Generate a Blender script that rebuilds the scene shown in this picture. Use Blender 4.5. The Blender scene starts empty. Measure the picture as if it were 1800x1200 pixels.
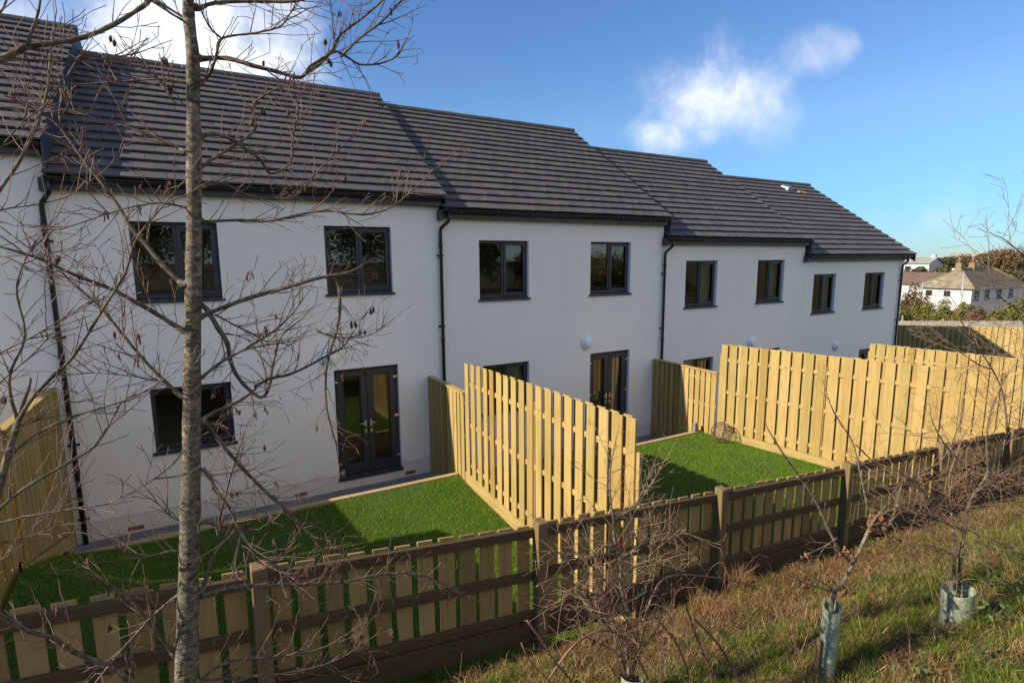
import bpy, math, random
import numpy as np
from mathutils import Vector, Matrix, noise as mnoise

# ------------------------------------------------------------------ camera, light
scene = bpy.context.scene
COL = scene.collection
cam_d = bpy.data.cameras.new("camera")
cam = bpy.data.objects.new("camera", cam_d); COL.objects.link(cam)
cam_d.sensor_width = 36.0; cam_d.lens = 952.42 / 1800 * 36.0
cam_d.clip_start = 0.05; cam_d.clip_end = 6000
CAM = Vector((1.511, -10.188, 4.129))
yaw, pitch, roll = math.radians(29.246), math.radians(-8.461), math.radians(-0.4395)
fwd = Vector((math.sin(yaw)*math.cos(pitch), math.cos(yaw)*math.cos(pitch), math.sin(pitch)))
rgt = Vector((math.cos(yaw), -math.sin(yaw), 0)); upv = rgt.cross(fwd)
r2 = rgt*math.cos(roll) + upv*math.sin(roll); u2 = upv*math.cos(roll) - rgt*math.sin(roll)
cam.matrix_world = Matrix(((r2.x,u2.x,-fwd.x,CAM.x),(r2.y,u2.y,-fwd.y,CAM.y),(r2.z,u2.z,-fwd.z,CAM.z),(0,0,0,1)))
scene.camera = cam
scene.view_settings.view_transform = 'Standard'; scene.view_settings.look = 'None'
scene.view_settings.gamma = 1; scene.view_settings.exposure = 0.64

SUN_DIR = Vector((1.75, -0.19, -1.0)).normalized()       # the way the light travels
sun_d = bpy.data.lights.new("sun", 'SUN'); sun_d.energy = 5.0; sun_d.angle = math.radians(0.5); sun_d.color = (1.0, 0.90, 0.74)
sun = bpy.data.objects.new("sun", sun_d); COL.objects.link(sun)
sun.rotation_euler = SUN_DIR.to_track_quat('-Z', 'Y').to_euler(); sun.location = (-30, 5, 20)

world = bpy.data.worlds.new("World"); scene.world = world; world.use_nodes = True
def build_world():
    nt = world.node_tree; N = nt.nodes; L = nt.links; N.clear()
    out = N.new('ShaderNodeOutputWorld'); bg = N.new('ShaderNodeBackground'); sky = N.new('ShaderNodeTexSky')
    sky.sky_type = 'NISHITA'; sky.sun_disc = False
    sky.sun_elevation = math.asin(-SUN_DIR.z); sky.sun_rotation = math.atan2(-SUN_DIR.x, -SUN_DIR.y)
    sky.air_density = 1.0; sky.dust_density = 0.0; sky.ozone_density = 4.5; sky.altitude = 20
    bg.inputs['Strength'].default_value = 0.104
    tc = N.new('ShaderNodeTexCoord')
    D = tc.outputs['Generated']
    # clear sea air: the band above the horizon stays blue instead of milky
    sx = N.new('ShaderNodeSeparateXYZ'); L.new(D, sx.inputs[0])
    rp = N.new('ShaderNodeValToRGB'); e = rp.color_ramp.elements; e[0].position = 0.0; e[0].color = (.34,.50,.66,1); e[1].position = .42; e[1].color = (.74,.90,1.10,1)
    e2 = e.new(.10); e2.color = (.50,.70,.86,1); e3 = e.new(.22); e3.color = (.82,.92,1.0,1)
    L.new(sx.outputs['Z'], rp.inputs[0])
    mm = N.new('ShaderNodeMix'); mm.data_type = 'RGBA'; mm.blend_type = 'MULTIPLY'; mm.inputs[0].default_value = 1
    L.new(sky.outputs[0], mm.inputs[6]); L.new(rp.outputs[0], mm.inputs[7]); L.new(mm.outputs[2], bg.inputs['Color'])
    nz = N.new('ShaderNodeTexNoise'); nz.inputs['Scale'].default_value = 5.5; nz.inputs['Detail'].default_value = 9; nz.inputs['Roughness'].default_value = 0.62
    nz.inputs['Distortion'].default_value = 0.35
    L.new(D, nz.inputs['Vector'])
    def math_(op, a, b=None, clamp=False):
        m = N.new('ShaderNodeMath'); m.operation = op; m.use_clamp = clamp
        for i, v in enumerate((a, b)):
            if v is None: continue
            if isinstance(v, (int, float)): m.inputs[i].default_value = v
            else: L.new(v, m.inputs[i])
        return m.outputs[0]
    def dot(v):
        m = N.new('ShaderNodeVectorMath'); m.operation = 'DOT_PRODUCT'; L.new(D, m.inputs[0]); m.inputs[1].default_value = v
        return m.outputs['Value']
    nn = math_('SUBTRACT', nz.outputs['Fac'], 0.5)
    n2 = N.new('ShaderNodeTexNoise'); n2.inputs['Scale'].default_value = 9; n2.inputs['Detail'].default_value = 10; n2.inputs['Roughness'].default_value = .6; n2.inputs['Distortion'].default_value = .8
    mp = N.new('ShaderNodeMapping'); mp.inputs['Rotation'].default_value = (0,.5,.6); mp.inputs['Scale'].default_value = (1,2.0,1.1); L.new(D, mp.inputs[0]); L.new(mp.outputs[0], n2.inputs['Vector'])
    wr = N.new('ShaderNodeMapRange'); wr.inputs['From Min'].default_value = .30; wr.inputs['From Max'].default_value = .66; wr.inputs['To Min'].default_value = .34; wr.inputs['To Max'].default_value = .80; L.new(n2.outputs['Fac'], wr.inputs['Value']); wisp = wr.outputs[0]
    total = None
    # thin clouds over the roofs on the right, then the bright bank on the left: (centre, inverse half-axes, opacity)
    BL = [
     ((0.7104,0.6547,0.2583),(5.9143,-7.5516,2.8743),(4.2517,0.7097,-13.4908),.95),
     ((0.7576,0.6007,0.2552),(10.1962,-13.2236,0.8563),(2.2282,4.2255,-16.5595),.92),
     ((0.6799,0.7032,0.208),(11.3739,-10.324,-2.2747),(-0.698,9.7646,-30.736),.85),
     ((0.7987,0.5237,0.2964),(10.4403,-20.9697,8.9156),(11.7111,-0.5401,-30.6072),.58),
     ((0.8194,0.4903,0.297),(14.6035,-37.5027,21.6191),(21.0643,-9.9575,-41.6721),.55),
     ((0.0046,0.9465,0.3227),(7.0073,0.1628,-0.5772),(1.7699,3.3031,-9.7143),1.0),
     ((0.1076,0.945,0.3087),(12.2068,-0.1276,-3.862),(-2.1455,6.5143,-19.1925),.9),
     ((-0.0543,0.9588,0.2789),(9.4142,0.7792,-0.8461),(2.9769,5.5914,-18.6414),1.0),
     ((-0.1754,0.9376,0.3002),(11.4082,2.5266,-1.2247),(4.7145,8.7797,-24.6691),.85),
     ((-0.62,0.70,0.32),(4.2,3.7,0),(1.5,1.3,-9.0),.8),
     ((0.55,-0.78,0.30),(3.9,2.7,0),(1.0,-1.4,-9.0),.9),
     # unseen clouds added behind the camera and overhead, white fill for the facade
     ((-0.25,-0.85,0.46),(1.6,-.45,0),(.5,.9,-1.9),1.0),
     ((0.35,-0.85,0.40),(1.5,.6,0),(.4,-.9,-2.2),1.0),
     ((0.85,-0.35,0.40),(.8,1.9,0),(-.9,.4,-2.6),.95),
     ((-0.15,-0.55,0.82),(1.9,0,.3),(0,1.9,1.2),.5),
    ]
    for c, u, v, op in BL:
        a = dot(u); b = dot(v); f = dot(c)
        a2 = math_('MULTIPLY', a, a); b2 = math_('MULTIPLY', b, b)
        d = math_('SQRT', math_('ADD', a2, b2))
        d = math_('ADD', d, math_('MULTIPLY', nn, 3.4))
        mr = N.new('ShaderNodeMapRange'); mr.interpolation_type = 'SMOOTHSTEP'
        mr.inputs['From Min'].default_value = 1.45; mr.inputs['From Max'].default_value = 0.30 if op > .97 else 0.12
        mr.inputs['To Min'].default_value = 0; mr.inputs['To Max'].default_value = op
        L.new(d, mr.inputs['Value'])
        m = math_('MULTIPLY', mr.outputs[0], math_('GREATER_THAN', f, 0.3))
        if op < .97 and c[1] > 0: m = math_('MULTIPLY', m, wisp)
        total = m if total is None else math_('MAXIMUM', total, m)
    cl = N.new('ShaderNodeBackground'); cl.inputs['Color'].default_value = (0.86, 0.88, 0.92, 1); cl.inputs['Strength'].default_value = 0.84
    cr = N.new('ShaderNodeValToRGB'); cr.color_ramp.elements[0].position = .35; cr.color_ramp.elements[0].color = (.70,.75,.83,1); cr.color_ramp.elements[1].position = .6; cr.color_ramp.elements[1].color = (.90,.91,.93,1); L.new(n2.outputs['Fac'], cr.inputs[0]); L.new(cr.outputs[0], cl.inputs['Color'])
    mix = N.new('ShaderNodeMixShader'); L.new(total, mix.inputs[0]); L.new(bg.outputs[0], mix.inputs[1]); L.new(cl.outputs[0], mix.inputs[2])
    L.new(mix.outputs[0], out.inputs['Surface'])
build_world()

# ------------------------------------------------------------------ helpers
class MB:
    """collects boxes, tubes and faces; build() links them as one mesh object"""
    def __init__(s): s.v = []; s.f = []; s.sm = []
    def face(s, pts, smooth=False):
        n = len(s.v); s.v += [tuple(p) for p in pts]; s.f.append(tuple(range(n, n+len(pts)))); s.sm.append(smooth)
    def hexa(s, p):        # 8 points: bottom ring 0-3 counter-clockwise, top ring 4-7
        n = len(s.v); s.v += [tuple(q) for q in p]
        for f in ((3,2,1,0),(4,5,6,7),(0,1,5,4),(1,2,6,5),(2,3,7,6),(3,0,4,7)):
            s.f.append(tuple(n+i for i in f)); s.sm.append(False)
    def box(s, x0, x1, y0, y1, z0, z1, M=None):
        p = [Vector(q) for q in ((x0,y0,z0),(x1,y0,z0),(x1,y1,z0),(x0,y1,z0),(x0,y0,z1),(x1,y0,z1),(x1,y1,z1),(x0,y1,z1))]
        if M is not None: p = [M @ q for q in p]
        s.hexa(p)
    def tube(s, pts, rad, n=6, cap=True, smooth=True):
        pts = [Vector(p) for p in pts]
        if isinstance(rad, (int, float)): rad = [rad]*len(pts)
        base = len(s.v); m = len(pts)
        t0 = (pts[1]-pts[0]).normalized()
        ref = Vector((0,0,1)) if abs(t0.z) < .9 else Vector((1,0,0))
        nrm = t0.cross(ref).normalized()
        for i, p in enumerate(pts):
            if i == 0: t = t0
            elif i == m-1: t = (pts[i]-pts[i-1]).normalized()
            else: t = (pts[i+1]-pts[i-1]).normalized()
            nrm = nrm - t*nrm.dot(t)
            if nrm.length < 1e-6: nrm = t.orthogonal()
            nrm.normalize(); b = t.cross(nrm)
            for k in range(n):
                a = 2*math.pi*k/n
                s.v.append(tuple(p + (nrm*math.cos(a) + b*math.sin(a))*rad[i]))
        for i in range(m-1):
            for k in range(n):
                k2 = (k+1) % n
                s.f.append((base+i*n+k, base+i*n+k2, base+(i+1)*n+k2, base+(i+1)*n+k)); s.sm.append(smooth)
        if cap:
            s.f.append(tuple(base+k for k in reversed(range(n)))); s.sm.append(False)
            s.f.append(tuple(base+(m-1)*n+k for k in range(n))); s.sm.append(False)
    def ball(s, c, rx, ry, rz, nu=10, nv=6):
        base = len(s.v); c = Vector(c)
        for j in range(nv+1):
            th = math.pi*j/nv
            for i in range(nu):
                ph = 2*math.pi*i/nu
                s.v.append((c.x+rx*math.sin(th)*math.cos(ph), c.y+ry*math.sin(th)*math.sin(ph), c.z+rz*math.cos(th)))
        for j in range(nv):
            for i in range(nu):
                i2 = (i+1) % nu
                s.f.append((base+j*nu+i, base+(j+1)*nu+i, base+(j+1)*nu+i2, base+j*nu+i2)); s.sm.append(True)
    def build(s, name, m, parent=None, bevel=0):
        off = Vector((0,0,0)); p = parent
        if p is not None:
            while p.parent is not None: p = p.parent
            off = p.location
        me = bpy.data.meshes.new(name)
        me.from_pydata([(a[0]-off.x, a[1]-off.y, a[2]-off.z) for a in s.v], [], s.f)
        me.polygons.foreach_set('use_smooth', s.sm)
        me.materials.append(m); me.update()
        o = bpy.data.objects.new(name, me); COL.objects.link(o)
        if parent is not None: o.parent = parent
        if bevel:
            b = o.modifiers.new('bevel', 'BEVEL'); b.width = bevel; b.segments = 1; b.limit_method = 'ANGLE'
        return o
def tag(o, label=None, cat=None, group=None, kind=None):
    for k, v in (('label',label),('category',cat),('group',group),('kind',kind)):
        if v: o[k] = v
    return o
def thing(name, loc, label, cat, group=None):
    o = bpy.data.objects.new(name, None); COL.objects.link(o); o.location = loc; o.empty_display_size = .2
    return tag(o, label, cat, group)
def raw_mesh(name, V, F, m, tri_mat=None):
    """numpy vertices and equal-length faces, linked as one object"""
    me = bpy.data.meshes.new(name); k = F.shape[1]
    me.vertices.add(len(V)); me.vertices.foreach_set('co', V.astype(np.float32).ravel())
    me.loops.add(F.size); me.loops.foreach_set('vertex_index', F.astype(np.int32).ravel())
    me.polygons.add(len(F)); me.polygons.foreach_set('loop_start', np.arange(0, F.size, k, dtype=np.int32))
    me.update(calc_edges=True); me.materials.append(m)
    o = bpy.data.objects.new(name, me); COL.objects.link(o)
    return o

# ------------------------------------------------------------------ materials
class NT:
    def __init__(s, name):
        s.m = bpy.data.materials.new(name); s.m.use_nodes = True; s.t = s.m.node_tree
        s.N = s.t.nodes; s.L = s.t.links; s.N.clear()
        s.out = s.N.new('ShaderNodeOutputMaterial'); s.b = s.N.new('ShaderNodeBsdfPrincipled'); s.L.new(s.b.outputs[0], s.out.inputs[0])
        s.tc = s.N.new('ShaderNodeTexCoord')
    def set(s, k, v):
        if hasattr(v, 'links'): s.L.new(v, s.b.inputs[k])
        else: s.b.inputs[k].default_value = v
        return s
    def noise(s, scale, detail=4, rough=.55, stretch=(1,1,1), dist=0):
        mp = s.N.new('ShaderNodeMapping'); mp.inputs['Scale'].default_value = stretch; s.L.new(s.tc.outputs['Object'], mp.inputs[0])
        n = s.N.new('ShaderNodeTexNoise'); n.inputs['Scale'].default_value = scale; n.inputs['Detail'].default_value = detail
        n.inputs['Roughness'].default_value = rough; n.inputs['Distortion'].default_value = dist
        s.L.new(mp.outputs[0], n.inputs['Vector']); return n.outputs['Fac']
    def island(s): return s.N.new('ShaderNodeNewGeometry').outputs['Random Per Island']
    def ramp(s, fac, stops):
        r = s.N.new('ShaderNodeValToRGB'); e = r.color_ramp.elements
        while len(e) < len(stops): e.new(.5)
        for i, (p, c) in enumerate(stops): e[i].position = p; e[i].color = tuple(c)+(1,)
        s.L.new(fac, r.inputs[0]); return r.outputs[0]
    def mix(s, fac, a, b, mode='MIX'):
        m = s.N.new('ShaderNodeMix'); m.data_type = 'RGBA'; m.blend_type = mode
        for i, v in ((0,fac),(6,a),(7,b)):
            if hasattr(v, 'links'): s.L.new(v, m.inputs[i])
            else: m.inputs[i].default_value = v if i == 0 else tuple(v)+(1,)
        return m.outputs[2]
    def math(s, op, a, b=0.0):
        m = s.N.new('ShaderNodeMath'); m.operation = op
        for i, v in ((0,a),(1,b)):
            if hasattr(v, 'links'): s.L.new(v, m.inputs[i])
            else: m.inputs[i].default_value = v
        return m.outputs[0]
    def bump(s, h, strength=.3, dist=.01):
        b = s.N.new('ShaderNodeBump'); b.inputs['Strength'].default_value = strength; b.inputs['Distance'].default_value = dist
        s.L.new(h, b.inputs['Height']); s.L.new(b.outputs[0], s.b.inputs['Normal']); return s
def simple(name, col, rough=.5, metal=0, spec=.5, var=.15, vscale=3):
    t = NT(name)
    n = t.noise(vscale, 5)
    lo = tuple(c*(1-var) for c in col); hi = tuple(min(1, c*(1+var)) for c in col)
    t.set('Base Color', t.ramp(n, [(.3,lo),(.7,hi)])).set('Roughness', rough).set('Metallic', metal).set('Specular IOR Level', spec)
    return t.m
def wood(name, cols, axis, rough=.75, streak=1.0):
    """sawn softwood: every board its own tone, grain drawn out along the board's axis, knots"""
    t = NT(name); i = t.island()
    st = [9,9,9]; st[axis] = .7
    off = t.math('MULTIPLY', i, 40)
    mp = t.N.new('ShaderNodeMapping'); mp.inputs['Scale'].default_value = st; t.L.new(t.tc.outputs['Object'], mp.inputs[0])
    cmb = t.N.new('ShaderNodeCombineXYZ')
    for k in range(3): t.L.new(off, cmb.inputs[k])
    va = t.N.new('ShaderNodeVectorMath'); va.operation = 'ADD'; t.L.new(mp.outputs[0], va.inputs[0]); t.L.new(cmb.outputs[0], va.inputs[1])
    g = t.N.new('ShaderNodeTexNoise'); g.inputs['Scale'].default_value = 2.2; g.inputs['Detail'].default_value = 7; g.inputs['Roughness'].default_value = .65; g.inputs['Distortion'].default_value = .5
    t.L.new(va.outputs[0], g.inputs['Vector'])
    tone = t.ramp(i, [(0,cols[0]),(.35,cols[1]),(.7,cols[2]),(1,cols[3])])
    grain = t.ramp(g.outputs['Fac'], [(.28,(.62,.55,.46)),(.5,(1,1,1)),(.75,(1.0,.96,.88))])
    c = t.mix(streak*.75, tone, grain, 'MULTIPLY')
    sv = [4.2,4.2,4.2]; sv[axis] = 1.9
    mp2 = t.N.new('ShaderNodeMapping'); mp2.inputs['Scale'].default_value = sv; t.L.new(t.tc.outputs['Object'], mp2.inputs[0])
    v2 = t.N.new('ShaderNodeVectorMath'); v2.operation = 'ADD'; t.L.new(mp2.outputs[0], v2.inputs[0]); t.L.new(cmb.outputs[0], v2.inputs[1])
    vo = t.N.new('ShaderNodeTexVoronoi'); vo.inputs['Scale'].default_value = 1.3; t.L.new(v2.outputs[0], vo.inputs['Vector'])
    kn = t.ramp(vo.outputs['Distance'], [(.03,(.34,.22,.12)),(.085,(1,1,1))])
    c = t.mix(.85, c, kn, 'MULTIPLY')
    blo = t.noise(1.6, 4, .6); c = t.mix(.5, c, t.ramp(blo, [(.35,(.80,.80,.72)),(.6,(1,1,1))]), 'MULTIPLY')
    t.set('Base Color', c).set('Roughness', rough).set('Specular IOR Level', .25).bump(g.outputs['Fac'], .35, .004)
    return t.m
def render_wall():
    t = NT('white_render')
    a = t.noise(.55, 4, .6); b = t.noise(140, 3, .7); c = t.noise(2.2, 5, .7, (1,1,.18))
    col = t.ramp(a, [(.3,(.80,.755,.70)),(.7,(.845,.80,.745))])
    col = t.mix(.35, col, t.ramp(c, [(.3,(.90,.90,.89)),(.6,(1,1,1))]), 'MULTIPLY')
    sx = t.N.new('ShaderNodeSeparateXYZ'); t.L.new(t.tc.outputs['Object'], sx.inputs[0])
    d = t.noise(3.5, 6, .7); z = t.math('ADD', sx.outputs['Z'], t.math('MULTIPLY', d, -.55))
    col = t.mix(1.0, col, t.ramp(z, [(.0,(.84,.82,.77)),(.12,(1,1,1))]), 'MULTIPLY')
    t.set('Base Color', col).set('Roughness', .92).set('Specular IOR Level', .2).bump(b, .35, .004); return t.m
def tile_mat():
    t = NT('concrete_roof_tile'); i = t.island(); n = t.noise(5, 6, .65); f = t.noise(90, 2, .6)
    col = t.ramp(i, [(0,(.082,.074,.072)),(.4,(.091,.081,.078)),(.75,(.098,.087,.083)),(1,(.110,.097,.092))])
    col = t.mix(.35, col, t.ramp(n, [(.3,(.78,.77,.78)),(.65,(1.06,1.03,1.0))]), 'MULTIPLY')
    t.set('Base Color', col).set('Roughness', .62).set('Specular IOR Level', .35).bump(f, .25, .003); return t.m
def glass_mat():
    t = NT('window_glass'); N, L = t.N, t.L
    N.remove(t.b)
    tr = N.new('ShaderNodeBsdfTransparent'); tr.inputs[0].default_value = (.80,.84,.82,1)
    gl = N.new('ShaderNodeBsdfGlossy'); gl.inputs['Roughness'].default_value = .0; gl.inputs[0].default_value = (.97,.98,1,1)
    fr = N.new('ShaderNodeFresnel'); fr.inputs['IOR'].default_value = 1.95
    bp = N.new('ShaderNodeBump'); bp.inputs['Strength'].default_value = .05; bp.inputs['Distance'].default_value = .02
    nz = t.noise(1.1, 1); L.new(nz, bp.inputs['Height']); L.new(bp.outputs[0], gl.inputs['Normal'])
    mx = N.new('ShaderNodeMixShader'); L.new(fr.outputs[0], mx.inputs[0]); L.new(tr.outputs[0], mx.inputs[1]); L.new(gl.outputs[0], mx.inputs[2]); L.new(mx.outputs[0], t.out.inputs[0])
    return t.m
def grass_mat(name, stops, trans=.35):
    t = NT(name); i = t.island(); n = t.noise(1.3, 4, .6)
    col = t.ramp(i, stops)
    col = t.mix(.6, col, t.ramp(n, [(.3,(.72,.74,.62)),(.65,(1.1,1.08,1.0))]), 'MULTIPLY')
    t.set('Base Color', col).set('Roughness', .6).set('Specular IOR Level', .2)
    if trans:
        tl = t.N.new('ShaderNodeBsdfTranslucent'); t.L.new(col, tl.inputs[0])
        mx = t.N.new('ShaderNodeMixShader'); mx.inputs[0].default_value = trans
        t.L.new(t.b.outputs[0], mx.inputs[1]); t.L.new(tl.outputs[0], mx.inputs[2]); t.L.new(mx.outputs[0], t.out.inputs[0])
    return t.m
def bark_mat(name, dark, light, lichen, band=True):
    t = NT(name); n = t.noise(34, 8, .82, (.8,.8,1.5) if band else (1,1,1)); b = t.noise(11, 6, .8, (1,1,1.7), .6); l = t.noise(11, 6, .75, (1,1,1.6))
    col = t.ramp(n, [(.41,dark),(.51,tuple((a*1.3+c*.7)/2 for a,c in zip(dark,light))),(.63,light)])
    col = t.mix(.8, col, t.ramp(b, [(.36,(.36,.33,.30)),(.47,(1,1,1))]), 'MULTIPLY')
    col = t.mix(t.ramp(l, [(.50,(0,0,0)),(.64,(.8,.8,.8))]), col, lichen)
    t.set('Base Color', col).set('Roughness', .8).set('Specular IOR Level', .25).bump(n, .8, .006); return t.m
def ground_mat():
    t = NT('bank_soil'); n = t.noise(.9, 6, .7); f = t.noise(22, 6, .75); g = t.noise(.28, 3)
    straw = t.ramp(f, [(.3,(.045,.022,.010)),(.5,(.10,.055,.025)),(.7,(.17,.105,.05))])
    green = t.ramp(f, [(.3,(.03,.05,.012)),(.7,(.09,.12,.035))])
    c = t.mix(t.ramp(n, [(.46,(0,0,0)),(.58,(1,1,1))]), straw, green)
    t.set('Base Color', c).set('Roughness', .95).set('Specular IOR Level', .1).bump(f, .7, .03); return t.m
M = {}
M['render'] = render_wall(); M['tile'] = tile_mat(); M['glass'] = glass_mat()
M['frame'] = simple('anthracite_frame', (.030,.033,.042), .42, var=.08)
M['fascia'] = simple('dark_grey_fascia', (.040,.043,.050), .45, var=.1)
M['gutter'] = simple('black_gutter_plastic', (.012,.012,.014), .35, var=.1)
M['verge'] = simple('dark_verge_cladding', (.045,.050,.062), .6, var=.15)
M['chrome'] = simple('brushed_steel', (.72,.69,.64), .22, 1, var=.05)
M['white_plastic'] = simple('white_plastic', (.80,.81,.84), .35, var=.03)
M['opal'] = simple('opal_lens', (.74,.76,.80), .2, var=.03)
M['brick'] = simple('red_brick', (.24,.062,.035), .85, var=.3, vscale=30)
M['slab'] = simple('grey_paving', (.17,.17,.175), .85, var=.25, vscale=4)
M['room'] = simple('room_plaster', (.78,.75,.69), .9, var=.06)
M['carpet'] = simple('room_floor', (.22,.18,.14), .95, var=.1)
M['curtain'] = simple('pale_curtain', (.52,.52,.46), .9, var=.1)
M['lead'] = simple('roof_lead', (.24,.26,.29), .4, .6)
NEW = ((.31,.205,.062),(.40,.275,.095),(.46,.325,.125),(.33,.245,.085))
OLD = ((.29,.19,.070),(.36,.24,.092),(.42,.28,.11),(.23,.155,.06))
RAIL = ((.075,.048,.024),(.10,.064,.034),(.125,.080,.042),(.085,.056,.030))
M['wood_z'] = wood('new_fence_wood_upright', NEW, 2); M['wood_y'] = wood('new_fence_wood_rail', NEW, 1); M['wood_x'] = wood('new_sleeper_wood', ((.40,.28,.13),(.45,.32,.155),(.48,.35,.175),(.42,.31,.15)), 0)
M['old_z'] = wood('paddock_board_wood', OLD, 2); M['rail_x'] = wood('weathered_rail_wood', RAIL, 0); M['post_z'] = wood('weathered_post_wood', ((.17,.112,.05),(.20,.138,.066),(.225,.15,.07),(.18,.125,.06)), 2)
M['grey_z'] = wood('silvered_fence_wood', ((.22,.205,.165),(.26,.24,.195),(.30,.275,.225),(.24,.22,.18)), 2)
M['stake'] = wood('old_stake_wood', ((.16,.10,.05),(.18,.12,.06),(.2,.13,.065),(.15,.1,.05)), 2)
M['lawn'] = simple('lawn_soil', (.035,.075,.012), .95, var=.3, vscale=12)
M['turf'] = grass_mat('turf_blades', [(0,(.085,.155,.006)),(.35,(.14,.25,.010)),(.7,(.20,.34,.014)),(.93,(.26,.40,.03)),(1,(.42,.40,.11))])
M['green_grass'] = grass_mat('bank_green_blades', [(0,(.06,.11,.012)),(.4,(.13,.20,.022)),(.75,(.23,.28,.04)),(1,(.42,.36,.09))])
M['dry_grass'] = grass_mat('bank_straw_blades', [(0,(.10,.05,.018)),(.3,(.20,.115,.043)),(.65,(.33,.21,.085)),(1,(.54,.40,.19))], .2)
M['ground'] = ground_mat(); M['litter'] = grass_mat('red_brown_litter', [(0,(.09,.040,.016)),(.4,(.185,.092,.038)),(.8,(.29,.165,.07)),(1,(.50,.36,.17))], .1)
M['bark'] = bark_mat('alder_bark', (.038,.029,.020), (.37,.30,.22), (.15,.145,.075))
M['limb'] = bark_mat('alder_limb_bark', (.065,.046,.034), (.25,.195,.145), (.18,.17,.09), False)
M['sap'] = bark_mat('sapling_bark', (.08,.055,.036), (.34,.27,.19), (.27,.26,.16), False)
M['twig'] = simple('red_brown_twig', (.15,.080,.054), .6, var=.45, vscale=9)
M['thorn'] = simple('hawthorn_twig', (.22,.125,.070), .7, var=.45, vscale=14)
M['cane'] = simple('bramble_cane', (.17,.072,.055), .55, var=.4, vscale=9)
M['cone'] = simple('alder_cone', (.045,.026,.018), .85, var=.4, vscale=60)
M['catkin'] = simple('alder_catkin', (.15,.065,.045), .8, var=.4, vscale=50)
M['dead_leaf'] = grass_mat('dead_beech_leaf', [(0,(.19,.075,.03)),(.5,(.30,.13,.055)),(1,(.42,.22,.10))], .3)
M['ivy'] = grass_mat('bramble_leaf', [(0,(.03,.06,.02)),(.5,(.06,.10,.035)),(1,(.16,.20,.09))], .2)
M['guard'] = simple('green_guard_plastic', (.28,.315,.215), .38, var=.18, vscale=9)
M['hedge'] = grass_mat('hedge_leaf', [(0,(.07,.085,.015)),(.5,(.15,.16,.03)),(1,(.25,.23,.055))], .2)
M['brown_shrub'] = grass_mat('brown_shrub_leaf', [(0,(.08,.05,.026)),(.5,(.14,.09,.045)),(1,(.20,.135,.065))], .2)
M['far_leaf'] = grass_mat('far_tree_leaf', [(0,(.045,.046,.02)),(.5,(.085,.08,.034)),(1,(.15,.13,.06))], .15)
M['far_bare'] = grass_mat('far_bare_twigs', [(0,(.10,.085,.065)),(.5,(.14,.12,.095)),(1,(.19,.165,.13))], 0)
M['belt'] = grass_mat('belt_leaf', [(0,(.12,.115,.035)),(.5,(.22,.19,.065)),(1,(.34,.29,.11))], .2)
M['far_wall'] = simple('old_white_render', (.52,.50,.47), .9, var=.06)
M['far_roof'] = simple('lichened_tiles', (.23,.185,.12), .9, var=.35, vscale=.9)
M['far_roof_brown'] = simple('brown_tiles', (.13,.085,.06), .9, var=.25, vscale=1.2)
M['slate'] = simple('pale_slate', (.26,.25,.21), .85, var=.2, vscale=.6)
M['pot'] = simple('clay_pot', (.34,.12,.06), .8, var=.2)
M['dark_glass'] = simple('far_window_glass', (.02,.024,.03), .1, var=.2)
M['galv'] = simple('galvanised_steel', (.36,.36,.35), .5, .3, var=.1)
M['wire'] = simple('rusty_wire', (.16,.12,.10), .5, .5, var=.3)

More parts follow.
